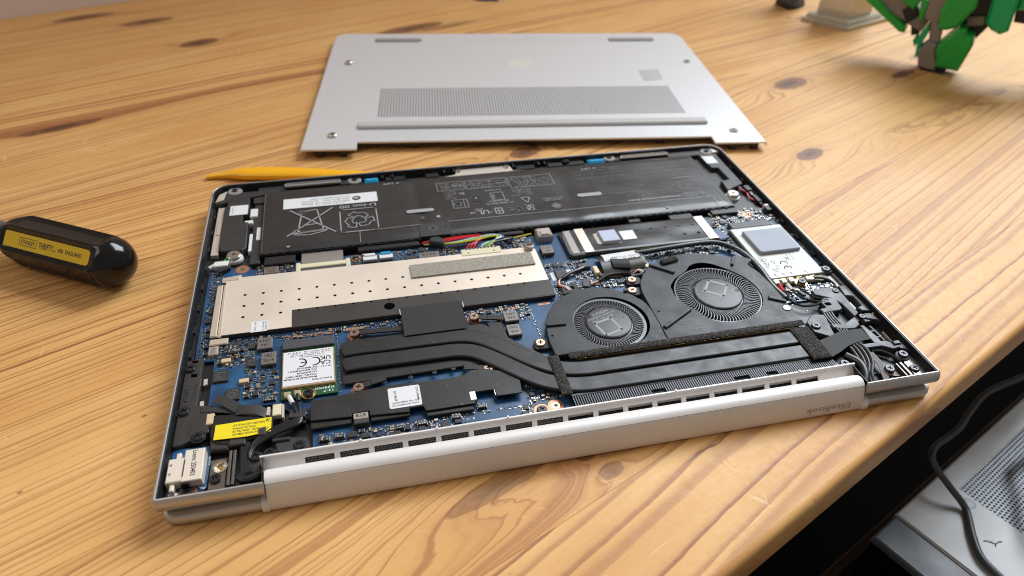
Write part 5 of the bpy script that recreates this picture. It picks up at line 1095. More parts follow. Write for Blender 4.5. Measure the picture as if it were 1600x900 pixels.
# ------------------------------------------------------------------ antenna cable brackets on the right
B().box(306.6, 310.6, 65.6, 74.4, 8.4, 9.8, .2).obj('white_block', M['white'], L_); B().box(303.8, 306.2, 48.6, 53.8, 8.4, 9.6, .2).obj('white_block', M['white'], L_)
BR = B(); BR.prism([(276.2, 14), (310.6, 2), (310.6, 72), (276.2, 60)], 7.05, 7.6); BR.obj('bracket_floor', M['black'], L_)
b = B(); b.prism(rounded([(306.2, 75.4), (310.6, 75.4), (310.6, 81.6), (305.0, 81.0)], .7), 8.4, 11.2, .3); b.prism(rounded([(290.8, 64.2), (295.2, 65.0), (301.3, 64.4), (304.6, 63), (304.6, 57), (303.7, 44.2), (300.2, 42), (299.6, 52), (297.6, 56.2), (294.4, 58.2), (290.6, 60.6)], .6), 8, 11.2, .35)
b.obj('cable_bracket', M['bracket'], L_); screw('black', 307.6, 78.0, 11.2); screw('small', 302.4, 61.2, 11.2)
b = B(); b.prism(rounded([(306.0, 64.8), (310.4, 64.2), (310.8, 44.2), (306.4, 45.2), (305.4, 48), (308.2, 48.6), (308.4, 56), (304.8, 57.2)], .6), 8, 11.3, .35); b.box(308.6, 310.8, 64, 75, 8, 11.0, .3); b.obj('cable_bracket', M['bracket'], L_)
b = B(); b.prism(rounded([(286.4, 50.4), (290.2, 50.6), (290.0, 55), (293, 57.8), (299.0, 56.4), (298.0, 48.6), (296.4, 47.6), (287, 47.2)], .6), 9.0, 11.3, .4, [rrect(291, 294.4, 51.6, 54, .9, 4)]); b.obj('cable_hook', M['bracket'], L_)
b = B(); b.prism(rounded([(285.4, 39.4), (291.4, 38.2), (300.2, 42.2), (299, 36.4), (295.4, 34.4), (290, 34.8), (285.4, 36.8)], .6), 8.6, 11.4, .4); b.obj('cable_bracket', M['bracket'], L_)
b = B(); b.prism(rounded([(280.4, 47.4), (286.6, 46.8), (286.8, 44.6), (284.4, 36), (283.4, 30), (275.4, 36.4), (275.6, 43.4)], .7), 8.2, 10.8, .35); b.obj('cable_bracket', M['bracket'], L_); screw('black', 278.2, 39.8, 10.7)
for k in range(4): B().tube([(287.4 + k * 1.35, 48, 10.6), (286.8 + k * 1.35, 43, 10.6), (286.8 + k * 1.35, 38, 10.8), (287.4 + k * 1.2, 31, 10.6)], .55, 7).obj('antenna_wire', M['wireblack'], L_)
b = B(); b.prism([(298.6, 36.2), (300.4, 35.6), (301.8, 27.4), (301.6, 23.2), (297.8, 22.6), (297.8, 28)], 8, 11.3, .3); b.prism([(302.8, 35.4), (303.8, 35), (304.4, 25), (303.4, 24.4)], 8, 11, .25); b.box(300, 304, 31.2, 32.2, 8, 10.8, .2).box(300.6, 304.2, 27.2, 28, 8, 10.8, .2)
b.prism(rounded([(297.6, 24.2), (303.6, 24.6), (305.2, 22.8), (310.4, 22.2), (310.8, 16.2), (307.8, 19.2), (304, 18.6), (300, 21.4), (290, 21.6), (290, 24.4)], .5), 8, 11.4, .35); b.box(305.6, 309, 20.6, 22.8, 11.3, 12.2, .3); b.obj('cable_bracket', M['bracket'], L_)
b = B(); b.prism(rounded([(305.6, 43.4), (309.4, 43), (310.4, 39), (310.8, 36.6), (308.6, 38.2), (304.6, 40)], .5), 8.6, 11.3, .35); b.obj('cable_bracket', M['bracket'], L_); B().box(303.4, 306.4, 38.2, 42.6, 8.2, 10.6, .3).obj('cable_bracket', M['bracket'], L_); screw('small', 304.0, 41.8, 10.6)
Print('bracket_lettering', M['black'], L_, 11.42).t('BRK', 309.6, 17.6, 1.1, -20, 'r', 2.6).fake(306, 40.2, 3.6, .9, -20).fake(306.8, 62.2, 3, .8, 0)
B().tube([(309.2, 41.2, 10.6), (310.2, 42.6, 11.2)], .5, 6, 1, 1).obj('gold_spring', M['gold'], L_); B().box(308.4, 309.0, 24, 32, 7.6, 9.2, .15).obj('metal_rod', M['clip'], L_)
b = B(); b.loft([[(x, y, z), (x + .0, y2, z), (x, y2, z - .2), (x, y, z - .2)] for x, y, y2, z in ((271.6, 18.2, 28.8, 12.5), (278, 20.6, 30.4, 12.6), (284, 23.6, 32.4, 12.4), (291, 25.6, 33.4, 12.0), (297.4, 26.2, 33.4, 11.7))]); b.obj('woven_tape', M['tape'], L_)
for k, (x, dx) in enumerate(((286.4, 0), (288.0, .6), (289.6, 1.2), (284.8, -.6))):
    B().tube([(x, 27, 11), (x + .8 + dx, 21, 10.9), (x - .4 + dx * .6, 14, 10.4), (x - 3.6, 8.4, 9.6), (x - 5.5, 3.0, 8.6)], .95, 9).obj('antenna_wire', M['blackgloss'], L_)
B().tube([(281, 20, 10), (283.6, 14.4, 10.6), (282.6, 8.2, 10.2), (279.4, 3.4, 9)], 1.9, 12).obj('hinge_cable', M['blackgloss'], L_)
b = B()
for k in range(5): b.tube([(291.4 + k * .62, 19.4, 10.4), (291.6 + k * .6, 12, 10.0), (289.6 + k * .6, 4, 8.8)], .32, 6)
b.obj('flat_cable', M['rubber'], L_)
B().tube([(295, 21, 9.4), (298.6, 19.6, 10), (302, 16.4, 9.6), (304, 13, 9)], .8, 8).obj('antenna_wire', M['blackgloss'], L_)
b = B(); b.prism(rounded([(304.8, 4.0), (310.6, 4.0), (310.6, 15.6), (307.2, 12.6), (304.8, 12)], .5), 7.4, 9.4, .2); b.obj('hinge_plate', M['steel'], L_); screw('black', 306.6, 7.4, 9.4)
b = B(); b.lathe(306.6, 15.4, [(3.0, 7), (3.0, 9.9), (2.4, 10.2)], 20); b.obj('screw_boss', M['bracket'], L_); screw('black', 306.6, 15.4, 10.2)
b = B(); b.lathe(294.8, 8.6, [(2.4, 7), (2.4, 9.0), (2.0, 9.2), (2.0, 10.2)], 20); b.obj('screw_boss', M['screwcopper'], L_); screw('black', 294.8, 8.6, 10.1)
b = B(); b.box(300.6, 301.4, 3, 12, 7, 9.4, .1).box(302.2, 303.4, 3, 12, 7, 9.8, .1); b.obj('hinge_leaf', M['leaf'], L_); screw('black', 276.9, 15.0, 10.4)
# ------------------------------------------------------------------ left edge rail
RL = B(); RL.prism(rounded([(1.6, 71.6), (8.2, 72.2), (8.0, 61), (8.6, 60.4), (8.2, 45), (14.6, 44.4), (15.6, 38), (13.2, 36), (14.4, 30.6), (4.6, 25.8), (1.8, 25.6)], .6), 7.6, 10.6, .3, [rrect(3.8, 6.2, 70.2 - .4, 71.4, .3, 3), rrect(4.2, 6.8, 61.4, 63.4, .3, 3)])
rl = RL.obj('edge_rail', M['rail'], L_)
for x, y in ((3.6, 66.6), (3.8, 42.5), (10.6, 28.6)):
    o = B().prism(circ(x, y, 2.9, 20), 10.4, 10.7, .1).obj('rail_recess', M['black'], rl); screw('black', x, y, 10.45)
p = Print('rail_lettering', M['ink'], rl, 10.62); p.fake(6.2, 57.4, 8, 1.1, -90).fake(2.8, 56.6, 12, 2.0, -90).fake(3, 37, 6, 1.0, -90).fake(6.6, 36, 6, 1.2, -90)
b = B(); b.prism([(10, 43.8), (23.6, 42), (24, 37.4), (15, 40.2), (10, 40.8)], 10.4, 10.9, .2); b.obj('tape_flag', M['frame'], L_)
B().box(2.2, 3.0, 44, 50, 9, 10.2, .1).box(2.0, 2.8, 27, 34, 9, 10, .1).obj('metal_glint', M['clip'], L_); B().box(12.8, 15.6, 33.8, 39.4, 9, 11.2, .3).obj('connector_ear', M['tantalum'], L_)
for x, y in ((9.4, 59), (9.2, 46.6)): B().prism([(x, y - 2), (x + 1.4, y - 1.4), (x + 1.2, y + 1.8), (x - .2, y + 1.6)], MBZ, 9.4).obj('foil_tab', M['silverfoil'], L_)
b = B(); b.box(9.4, 13.4, 74.2, 79.6, MBZ, 10.2, .3).m(1).box(10.4, 12.4, 75.2, 78.6, 10.15, 10.3); b.obj('coin_cell_clip', [M['clip'], M['greyfoil']], MB)
# webcam cable, yellow label, tapes
b = B(); b.prism(rounded([(14.6, 38.6), (24, 37.4), (37.4, 33.6), (37.6, 25), (29, 23.6), (23.6, 21.6), (16.4, 23.8), (14.6, 28)], 1.2), 8.8, 11.0, .5); wcab = b.obj('camera_cable_plug', M['blackgloss'], L_)
b = B(); b.ribbon([(15.2, 46.4, 11.6), (18.6, 44.6, 11.7), (24.4, 39.6, 11.5)], (-.45, -1, 0), 4.6, .3); b.obj('pull_tape', M['tape'], wcab)
b = B(); b.ribbon([(24.0, 38.6, 11.2), (27, 38.2, 11.7), (31, 37.4, 11.7), (35.2, 35.2, 11.0), (36.6, 34.4, 10.0)], (0.15, 1, 0), 4.6, .3); b.obj('cable_tape', M['insulator'], wcab)
B().prism([(35.4, 37.8), (36.6, 37.6), (36.4, 33.4), (35.2, 33.8)], 11.0, 11.8).obj('blue_glint_tape', M['silverfoil'], wcab)
B().box(37.2, 40.6, 33.6, 39.6, 8.8, 11.0, .3).m(0).obj('connector_ear', M['ivory'], wcab); B().box(40.8, 41.6, 32, 39, 8.8, 11.0, .1).obj('connector_frame', M['silverfoil'], wcab)
yl = B(); yl.prism([(16.6, 25.0), (28.6, 24.4), (37.2, 25.2), (37.2, 32.4), (16.8, 32.2)], 11.5, 11.72); yo = yl.obj('yellow_label', M['yellow'], L_)
p = Print('yellow_label_print', M['ink'], yo, 11.74); 
for j, (t, w_) in enumerate((('G12 CE IN-D EDP CABLE 30PIN', 11.6), ('Notebook FHD Privacy', 8.4), ('801TB2186201   RoHS 2+HF', 12.2), ('XR KMQ 250416 REV: A01', 12.0))): p.t(t, 23.2, 30.2 - j * 1.5, .95, -.5, 'l', w_)
B().prism([(17.4, 26.0), (22.4, 25.8), (22.4, 31.2), (17.6, 31.2)], 11.72, 11.75).obj('label_block', M['yellow'], yo)
Print('marker_letter', M['greenink'], yo, 11.76).t('K', 35.2, 30.4, 1.6, -8, 'l', 1.6).line([(35.0, 26), (36.2, 27.4)], .3)
b = B(); b.prism(rounded([(22.0, 25), (28, 25), (28, 21.6), (22, 21.4)], .5), 9.6, 11.2, .4); b.prism(rounded([(32.6, 27.4), (35.4, 27.4), (35.4, 23.6), (32.6, 23.6)], .4), 9, 12.2, .4); b.prism(rounded([(14.8, 27.6), (23, 25.6), (22, 20.6), (15.4, 21.4)], .6), 8.4, 10.6, .5); b.obj('cable_guide', M['rail'], L_)
B().prism([(25.4, 24.2), (29.4, 25.6), (30.4, 14), (31.2, 8.6), (26.4, 7.4)], 8.4, 10.2, .7).obj('wrapped_cable', M['blackgloss'], L_)
for k in range(3): B().tube([(29.6, 15 + k * .6, 10 + .2 * k), (31.6, 19.8 + k * 1.1, 10.8), (38, 24 + k * 1.3, 11.0), (44, 26.4 + k * 1.3, 10.8), (47.6, 28.4 + k * 1.2, 10.6), (48.4 + k * .8, 33, 10.0)], .85, 9).obj('antenna_wire', M['blackgloss'], L_)
B().tube([(26.6, 7.6, 9.6), (29, 5.6, 9.8), (33, 6.8, 9.8), (34.6, 8.6, 9.2)], 1.7, 10).obj('antenna_wire', M['blackgloss'], L_)
b = B(); b.prism(rounded([(38.4, 21.6), (44, 22.6), (50.4, 21.6), (51.4, 14.8), (46, 14.4), (39, 16.4)], 1), 8, 9.8, .4); b.box(37.6, 44, 20.8, 22.2, 9, 10.8, .3); b.obj('corner_bracket', M['frame'], L_)
for x, y in ((31.8, 15.6), (36.8, 16.2), (47.4, 17.8)):
    B().cyl(x, y, 2.8, 7.4, 9.6, 20, .4).obj('screw_boss', M['rail'], L_); screw('black', x, y, 9.6)
B().prism([(29.4, 14), (34, 13.4), (33.6, 8.4), (29.6, 8)], 7.6, 9.4, .5).obj('hinge_block', M['rail'], L_)
b = B(); b.prism(rounded([(15.8, 18), (21.6, 18.2), (21.8, 4.4), (15.8, 4.4)], .8), 7.2, 8.8, .25, [circ(19.4, 14.2, 1.9, 20)]); hpq = b.obj('hinge_plate', mat('bronzed_steel', (0.20, 0.17, 0.145), .36, .8, .05, 900, .1, 300), L_)
B().lathe(19.4, 14.2, [(2.6, 8.6), (2.6, 9.1), (1.9, 9.2), (1.7, 8.0)], 20).obj('threaded_boss', M['screwsilver'], L_); B().cyl(19.4, 14.2, 1.2, 7.4, 8.3, 14, .3).obj('brass_insert', M['gold'], L_); screw('black', 18.2, 9.0, 8.8)
for x0, x1 in ((22.4, 23.4), (23.9, 24.9)): B().box(x0, x1, 4.4, 20, 7.2, 10.4, .15).obj('hinge_leaf', M['leaf'] if x0 > 23 else hpq.data.materials[0], L_)
# port board with metal socket
pb = B().prism([(1.8, 2.6), (11.6, 2.6), (15.4, 6.4), (15.4, 25), (1.8, 26)], 7.8, 8.7, .1).obj('port_board', M['pcb'], L_)
b = B(); b.box(2.2, 8.0, 7.8, 18.4, 8.7, 12.4, .35).box(7.6, 14.4, 7.2, 21.4, 9.2, 12.7, .25); b.box(3.6, 5.2, 4.6, 8, 8.7, 9.4, .2).box(3.6, 5.2, 4.8, 8, 9.2, 11.4, .3).box(4.2, 5.8, 18.2, 21.8, 9, 11.2, .3); so = b.obj('port_shell', M['portshell'], pb)  # cream base colour carries the warm reflection on the metal
B().box(7.5, 10, 6.4, 8.2, 9.4, 12.1, .2).box(7.7, 8.1, 9.4, 17, 12.6, 12.72).obj('port_insulator', M['black'], pb); p = Print('port_print', M['ink'], pb, 12.73)
p.t('Lcenn 250403', 10.4, 20.6, 1.7, -90, 'l', 11.4)
for x, y in ((3.4, 15.4), (3.4, 11.4)): B().lathe(x, y, [(.5, 12.38), (.5, 12.5), (.3, 12.52)], 12).obj('port_dimple', M['steel'], pb)
B().prism(circ(4.4, 5.0, 1.7, 18), 8.7, 8.8).obj('solder_pad', M['tin'], pb); b = B(); b.prism(circ(9.4, 4.9, 3.2, 26), 8.7, 8.78); b.obj('copper_ring', M['copperpad'], pb); screw('black', 9.2, 4.9, 8.78)
p = Print('port_board_print', M['silk'], pb, 8.74); p.t('M2x4', 12.4, 6.8, 1.0, -30, 'l', 2.6).poly([(11.6, 5.6), (12.4, 6.2), (12.4, 5.0)]).line([(14.4, 8), (14.4, 22)], .15).fake(15.0, 20, 6, .7, -90).line([(2.6, 3.2), (6.4, 3.2)], .15)
# ================================================================== the removed bottom cover
CV = thing('bottom_cover', 'removed silver bottom panel of the laptop with vent grille, rubber feet and a wide notch', 'laptop cover', (46.8, 264.8, 0), R(-7.45))
W_, D_ = 312.0, 221.0; ZT = 6.3
co = [(0, 0), (35.3, 0), (35.0, 10.0), (276.6, 9.6), (276.4, 0), (312, 0)] + circ(300, D_ - 11, 11, 8, 0, 90) + circ(12, D_ - 11, 11, 8, 90, 180)
co = [(x + (1.0 if y > 100 and x < 60 else 0) + (2.6 if y > 100 and x > 200 else 0), y) for x, y in co]
edge_drop = lambda x, y: 2.6 * max(0, 1 - min(x, 312 - x, (D_ - y)) / 9.0) ** 2
b = B()
gx0, gx1, gy0, gy1 = 45.6, 269.8, 47.6, 98.2
b.prism(co, ZT - 1.1, ZT, .18, [[(gx0, gy0), (gx1, gy0), (gx1, gy1), (gx0, gy1)]])
plate = b.obj('cover_plate', M['cover'], CV)
#  rolled-down sides at the left, right and far edges
b = B(); path = [(0.02, 0)] + [] ; side = [(312, 0)] + [p for p in co if p[1] > 100] + [(0, 0)]
rings = []
for (x, y) in side:
    nx = -1 if x < 156 else 1
    rings.append((x, y))
def outward(i):
    a = Vector(rings[max(i - 1, 0)]); c = Vector(rings[min(i + 1, len(rings) - 1)]); t = (c - a).normalized(); return Vector((t.y, -t.x))
prof = [(-.15, ZT - .02), (.5, ZT - .35), (1.1, ZT - 1.1), (1.4, ZT - 2.0), (1.3, ZT - 2.6), (.6, ZT - 2.6), (-.2, ZT - 1.2)]
b.loft([[(rings[i][0] + outward(i).x * o_, rings[i][1] + outward(i).y * o_, z_) for o_, z_ in prof] for i in range(len(rings))])
b.obj('rolled_edge', M['cover'], CV, ang=60)
b = B(); NB = 112; dx = (gx1 - gx0) / NB
for i in range(NB): b.box(gx0 + i * dx, gx0 + i * dx + dx * .36, gy0, gy1, ZT - .55, ZT - .02)
for j in range(27): y = gy0 + (gy1 - gy0) * j / 26; b.box(gx0, gx1, y - .34, y + .34, ZT - .55, ZT - .05)
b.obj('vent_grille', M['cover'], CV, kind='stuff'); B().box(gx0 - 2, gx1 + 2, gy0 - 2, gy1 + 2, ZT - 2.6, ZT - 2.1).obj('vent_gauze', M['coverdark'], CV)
b = B(); b.prism(rrect(33.8, 280.4, 28.4, 36.6, 1.6, 5), ZT, ZT + 2.2, .9); b.obj('long_rubber_foot', M['footpale'], CV)
for x0, x1 in ((36.4, 77.2), (244, 286.4)): B().prism(rrect(x0, x1, 200, 206.6, 3, 6), ZT, ZT + 1.2, .5).obj('rubber_foot', M['rubber'], CV)
B().prism([(147.6, 136), (167.2, 137.4), (168.8, 157.4), (148.4, 156.2)], ZT, ZT + .05).obj('faint_printed_label', M['stickerbeige'], CV)
B().prism(rounded([(253.6, 108), (270, 111), (271.6, 133), (254, 131)], 2), ZT, ZT + .06).obj('faint_printed_label', M['stickerdark'], CV)
pr = Print('faint_print', M['stickergrey'], CV, ZT + .02)
for j in range(3): pr.fake(240, 203 + j * 2.4, 150 - j * 22, 1.3, 180)
pr2 = Print('faint_print', M['stickergrey'], CV, ZT + .08); pr2.fake(268, 122, 11, 2.0, 180)
for (x, y, t) in ((18.2, 19.4, 1), (18.4, 150, 1.6), (301, 148.6, .1), (295.4, 17.4, .3)):
    b = B(); b.prism(circ(x, y, 4.0, 22), ZT, ZT + .08); b.obj('screw_ring', M['stickergrey'], CV); screw('silver', x, y, ZT + .1 + t * .5, CV, 'captive_screw').scale = (1.25, 1.25, 1)
b = B(); b.box(7, 34, 1.6, 3.4, 2.6, ZT - 1.0); b.box(278, 306, 1.6, 3.4, 2.6, ZT - 1.0); b.box(36, 276, 11.4, 13, 2.6, ZT - 1); b.obj('cover_lip', M['black'], CV)
for x in (9, 24, 288, 303.5): B().box(x, x + 4.4, 1.0, 4.2, 0.0, ZT - 1.0, .3).obj('cover_clip', M['black'], CV)
for x in (70, 150, 240): B().box(x, x + 5, 12, 15, 0.0, ZT - 1.0, .3).obj('cover_clip', M['black'], CV)
for x, y in ((40, D_ - 8), (260, D_ - 8), (6, 90), (306, 90)): B().box(x - 2, x + 2, y - 2, y + 2, 0.0, ZT - 1.0, .3).obj('cover_clip', M['black'], CV)

# ================================================================== screwdriver
DRA = math.atan2(-42, 69); Rr_ = 13.0
SD = thing('screwdriver', 'screwdriver with a fluted black handle and yellow printed panel, lying on the wood', 'screwdriver', (-101.4, 184.6, 0), DRA)
def hr(th, x):
    base = Rr_
    if x < 14: base = 7.6 + (Rr_ - 7.6) * (math.sin((x / 14) * math.pi / 2))
    if x > 66: q = (x - 66) / 15.0; base = Rr_ * math.sqrt(max(0, 1 - q * q * .97))
    ph = ((math.degrees(th) - 40) / 60.0); ph = ph - round(ph); fl = min(1, max(0, (0.44 - abs(ph)) / .07)); fl = fl * fl * (3 - 2 * fl)
    fade = min(1, max(0, (x - 3) / 7)) * min(1, max(0, (71 - x) / 6))
    flat = Rr_ * math.cos(R(30)) / math.cos(R(60 * ph)) - 1.25
    return base * (1 - fl * fade) + min(base, flat) * fl * fade
rings = []; XS = [0, 1, 2.5, 4, 6, 8, 10, 12, 16, 24, 34, 44, 54, 62, 65, 67, 69, 71, 73, 75, 77, 78.6, 79.8, 80.6, 80.95]
for x in XS: rings.append([(x, hr(R(a), x) * math.cos(R(a)) * -1, 13.0 + hr(R(a), x) * math.sin(R(a))) for a in range(0, 360, 4)])
B().loft(rings).obj('handle', M['handle'], SD, ang=40)
B().loft([[(x, r * math.cos(R(a)) * -1, 13 + r * math.sin(R(a))) for a in range(0, 360, 10)] for x, r in ((-16, 7.4), (-9, 6.6), (-4, 6.8), (0, 7.5), (1, 7.6))]).obj('handle_neck', M['casegrey'], SD)
B().loft([[(x, r * math.cos(R(a)) * -1, 13 + r * math.sin(R(a))) for a in range(0, 360, 15)] for x, r in ((-100, 3.0), (-16, 3.0))]).obj('shaft', M['shaft'], SD)
for ang_, print_ in ((40, True), (160, False), (280, False)):
    dist = Rr_ * math.cos(R(30)) - 1.21; MX = Matrix.Translation((0, 0, 13)) @ Matrix.Rotation(R(90 - ang_), 4, 'X')
    b = B(); b.prism(rrect(8, 66, -4.5, 4.5, 4.2, 8), dist - .4, dist + .12, .1); b.xf(MX); pn = b.obj('yellow_panel', M['yellowpanel'], SD)
    if print_:
        p = Print('panel_lettering', M['ink'], SD, dist + .15, MX); p.t('STANLEY', 20.6, -.9, 1.9, 0, 'l', 9.4).line(rrect(19.6, 31.0, -1.8, 1.9, .7, 4), .28, True).t('THRIFTY', 32.4, -1.3, 2.9, 0, 'l', 9.6).t('SA', 42.2, -1.3, 1.0, 0, 'l', 1.6).t('400  ENGLAND', 45.2, -.9, 2.0, 0, 'l', 15.2)


for ch in SD.children:
    if ch.name.split('.')[0] != 'shaft': ch.scale.x = .915; ch.location.x = .0072
for p in PRINTS:
    if p.name == 'panel_lettering': p.mtx = Matrix.Translation((7.2, 0, 0)) @ Matrix.Diagonal((.915, 1, 1, 1)) @ p.mtx

# ================================================================== opening tool
pts = [(-10, 247.6, 2.4, 1.6), (-4, 248.0, 2.8, 2.0), (2, 247.4, 3.4, 2.6), (8, 246.6, 5.0, 4.6), (14, 245.6, 5.2, 5.6), (24, 244.2, 5.2, 5.9), (40, 241.4, 5.0, 5.6), (60, 237.6, 4.4, 4.8), (80, 233.4, 3.6, 4.2), (100, 229, 2.8, 3.6), (120, 224.6, 2.0, 3.2)]
b = B(); rings = []
for i, (x, y, h, hw) in enumerate(pts):
    q0, q1 = Vector(pts[max(i - 1, 0)][:2]), Vector(pts[min(i + 1, len(pts) - 1)][:2]); t = (q1 - q0).normalized(); n = Vector((-t.y, t.x))
    rings.append([(x + n.x * hw * c - 0, y + n.y * hw * c, h / 2 + .2 + h / 2 * s_) for c, s_ in [(math.copysign(abs(math.cos(R(a))) ** .7, math.cos(R(a))), math.copysign(abs(math.sin(R(a))) ** .7, math.sin(R(a)))) for a in range(0, 360, 20)]])
b.loft(rings); sp_ = b.obj('opening_tool', M['orange'], None); sp_['label'] = 'amber plastic prying tool with a hooked tip lying behind the laptop'; sp_['category'] = 'pry tool'

# ================================================================== toy robot feet, top right
RB = thing('toy_robot', 'green and grey toy robot standing on angular armoured feet at the top right', 'toy', (576.5, 335.3, 0), math.atan2(-0.70488534, 0.70932126))
#  local axes: x to the right as seen from the laptop, y away from it, z up
def plate_(poly, name, m_, y0, th, ch=1.0):
    b = B(); b.prism([(p[0], p[1]) for p in poly], 0, th, ch)
    b.xf(Matrix(((1, 0, 0, 0), (0, 0, -1, y0 + th), (0, 1, 0, 0), (0, 0, 0, 1)))); return b.obj(name, m_, RB)
UP = 34
plate_([(-78, 60), (-70, 78), (-42, 62), (-24.1, 44.2), (-13.8, 38.4), (-17.1, 27.2), (-25.6, 29.9), (-34.4, 33.5), (-52, 37.6)], 'rear_shin', M['toygrey'], 14, 16)
plate_([(-38, 42.6), (-30.4, 48.2), (-23, 40.4), (-30.6, 31.6)], 'ankle_joint', M['toydark'], 12.6, 16)
plate_([(-72, 54), (-67.1, 55), (-48.5, 40.6), (-30.6, 30.6), (-29.4, 24.9), (-33.8, 24.7), (-71, 47)], 'rear_armour', M['toygreen'], 10, 20)
plate_([(-27, 31), (-21, 33), (-18, 24), (-24, 22)], 'ankle_joint', M['toydark'], 16, 12)
plate_([(-42, 72), (-24, 76), (-24.7, 56.0), (-28.8, 45.9), (-40.2, 51.5)], 'knee_block', M['toygreen'], 4, 14, 1.6)
plate_([(-23.2, 56.2 + UP), (-6.6, 58.8 + UP), (-6.6, 40.6), (-1.9, 34.6), (-0.4, 24.2), (-7.9, 22.6), (-13.3, 39.3), (-18.6, 42.6)], 'shin', M['toygrey'], 2, 16)
plate_([(-26, 56), (-19, 56), (-19, 40), (-22, 39)], 'shin_side', M['toygreen'], 2, 14)
plate_([(-14.0, 16.1), (-7.9, 24.6), (-1.0, 23.2), (-0.4, 16.3), (4, 8.9), (4.4, 1.4), (-2.7, 1.8), (-9.6, 2.9)], 'toe', M['toygrey'], -1, 18, 1.4)
plate_([(-8.5, 3.0), (3.3, 3), (13, 5), (11.0, 0), (-6, 0)], 'sole', M['toydark'], 0, 30)
plate_([(-8.6, 58.8 + UP), (10, 60 + UP), (15.4, 57.2), (8.0, 40.0), (1.5, 36.4), (-5.2, 35.8), (-8.9, 51.2), (-7.6, 52.4)], 'shin_plate', M['toygreen'], -3, 24, 2.2)
plate_([(-0.6, 22.6), (9.6, 39.9), (15.1, 39.7), (17.2, 35.4), (22.4, 35.2), (24.5, 28.7), (21.5, 6.0), (3.0, 6.2), (2.7, 12.5), (-0.3, 17.3)], 'foot_plate', M['toygreen'], -5, 24, 2.4)
plate_([(-17.3, 25.3), (-12.8, 39.4), (-11.2, 30.1), (-13.1, 21.7), (-11.4, 11.2), (-14.4, 8.9)], 'side_plate', M['toylitgreen'], 0, 18, .8)
plate_([(-20.8, 21.0), (-19.1, 25.9), (-16.1, 21.5), (-17.6, 15.7)], 'side_stud', M['toylitgreen'], 6, 10, .6)
plate_([(12.3, 62.5 + UP), (24, 63.8 + UP), (30.2, 40.8), (25.0, 29.6), (17.1, 34.7), (8.3, 38.1), (12.5, 53.1)], 'rear_joint', M['toydark'], 16, 16, 1)
plate_([(13, 46), (25, 49), (26, 42), (13.4, 38)], 'piston', M['toygrey'], 12, 12, .8)
plate_([(19.7, 63.8 + UP), (39.3, 66.8 + UP), (44.6, 41.5), (39.7, 37.9), (31.8, 40.5), (26.4, 45.1)], 'thigh_plate', M['toylitgreen'], 6, 20, 2.2)
plate_([(38.3, 66.8 + UP), (74.7, 68.3 + UP), (72.7, 58.1), (47.4, 56.8), (43.3, 56.6)], 'hip_block', M['toylitgreen'], 14, 30, 2)
plate_([(43.3, 59), (90, 60), (90, 46), (46, 46)], 'hip_underside', M['toydark'], 20, 24, 1)
plate_([(84, 60), (130, 60), (136, 0), (84, 0)], 'second_foot', M['toygreen'], 10, 40, 2)
plate_([(-30, 92), (60, 94), (60, 120), (-30, 120)], 'torso', M['toygreen'], 0, 40, 3)

# ================================================================== clear stand, dark leg, blue clip, by the top edge
ST = thing('clear_stand', 'clear acrylic stand with a stepped base beside the green toy', 'stand', (539.1, 479.9, 0), math.atan2(440.7 - 479.9, 567.7 - 539.1))
B().prism([(0, 0), (48.5, 0), (66, 66), (4, 60)], 0, 4.0, .6).obj('base', M['acrylic'], ST); B().prism([(3, 3), (46, 3), (60, 58), (6, 54)], 4.0, 8.4, 2.0).obj('step', M['acrylic'], ST)
B().prism([(11, 8), (42, 8), (52, 46), (12, 44)], 8.4, 78, .8).obj('column', M['acrylic'], ST)
LG = thing('black_leg', 'short black plastic leg standing at the top edge left of the clear stand', 'leg', (546, 514, 0), R(18))
b = B(); b.prism(rounded([(0, 0), (10, -1), (26, 3), (25, 20), (4, 22)], 3), 0.8, 90, 1.2); b.obj('post', M['casegrey'], LG); B().prism(rounded([(-2, -1), (10, -2.4), (27, 2), (26, 21), (2, 23)], 3), 0, 5, 1).obj('foot', M['black'], LG)
bl = B(); bl.prism(rounded([(224, 586), (246, 582), (248, 592), (226, 596)], 2), 0, 5, 1.2); o = bl.obj('blue_clip', M['blue'], None); o['label'] = 'small blue plastic object at the top edge behind the cover'; o['category'] = 'clip'

# ================================================================== computer case below the table edge
PA = R(22.9)
PC = thing('computer_case', 'silver computer case with a perforated top standing beside the table', 'computer', (355, 11.4, -120), PA)
#  local: x from the front edge to the back, -y away from the table
TZ = 0.0
MX0, MX1, MY0, MY1 = 48.0, 330.0, -178.0, -12.0
b = B(); b.prism([(0.6, -190), (420, -190), (420, 0), (0.6, 0)], -5, TZ, 1.0, [[(MX0, MY0), (MX1, MY0), (MX1, MY1), (MX0, MY1)]]); b.obj('top_panel', M['casewhite'], PC)
b = B(); b.box(-23, 0.0, -190, -0.5, -5, -.4, 1.2); b.obj('front_bezel', M['casegrey'], PC); B().box(-22, 0, -189.4, -1, -470, -5.1).obj('front_panel', M['shadeblack'], PC); B().box(0, .6, -189.4, -.6, -4, -.9).obj('bezel_gap', M['brown'], PC)  # front face blacker than the bezel top: its shade is in the colour
b = B(); b.box(1, 419, -2.2, -.6, -480, -5.05); b.box(1, 419, -189.6, -188, -480, -5.05); b.box(417, 419, -188, -2.2, -480, -5.05); b.box(1, 418, -189, -1, -482, -480); b.obj('side_panel', M['shadeblack'], PC)  # dark grey sides coloured black, with their shade painted in
b = B(); b.box(MX0 - 3, 330, -180, -10, -26, -24); b.obj('inner_plate', M['shadeblack'], PC)
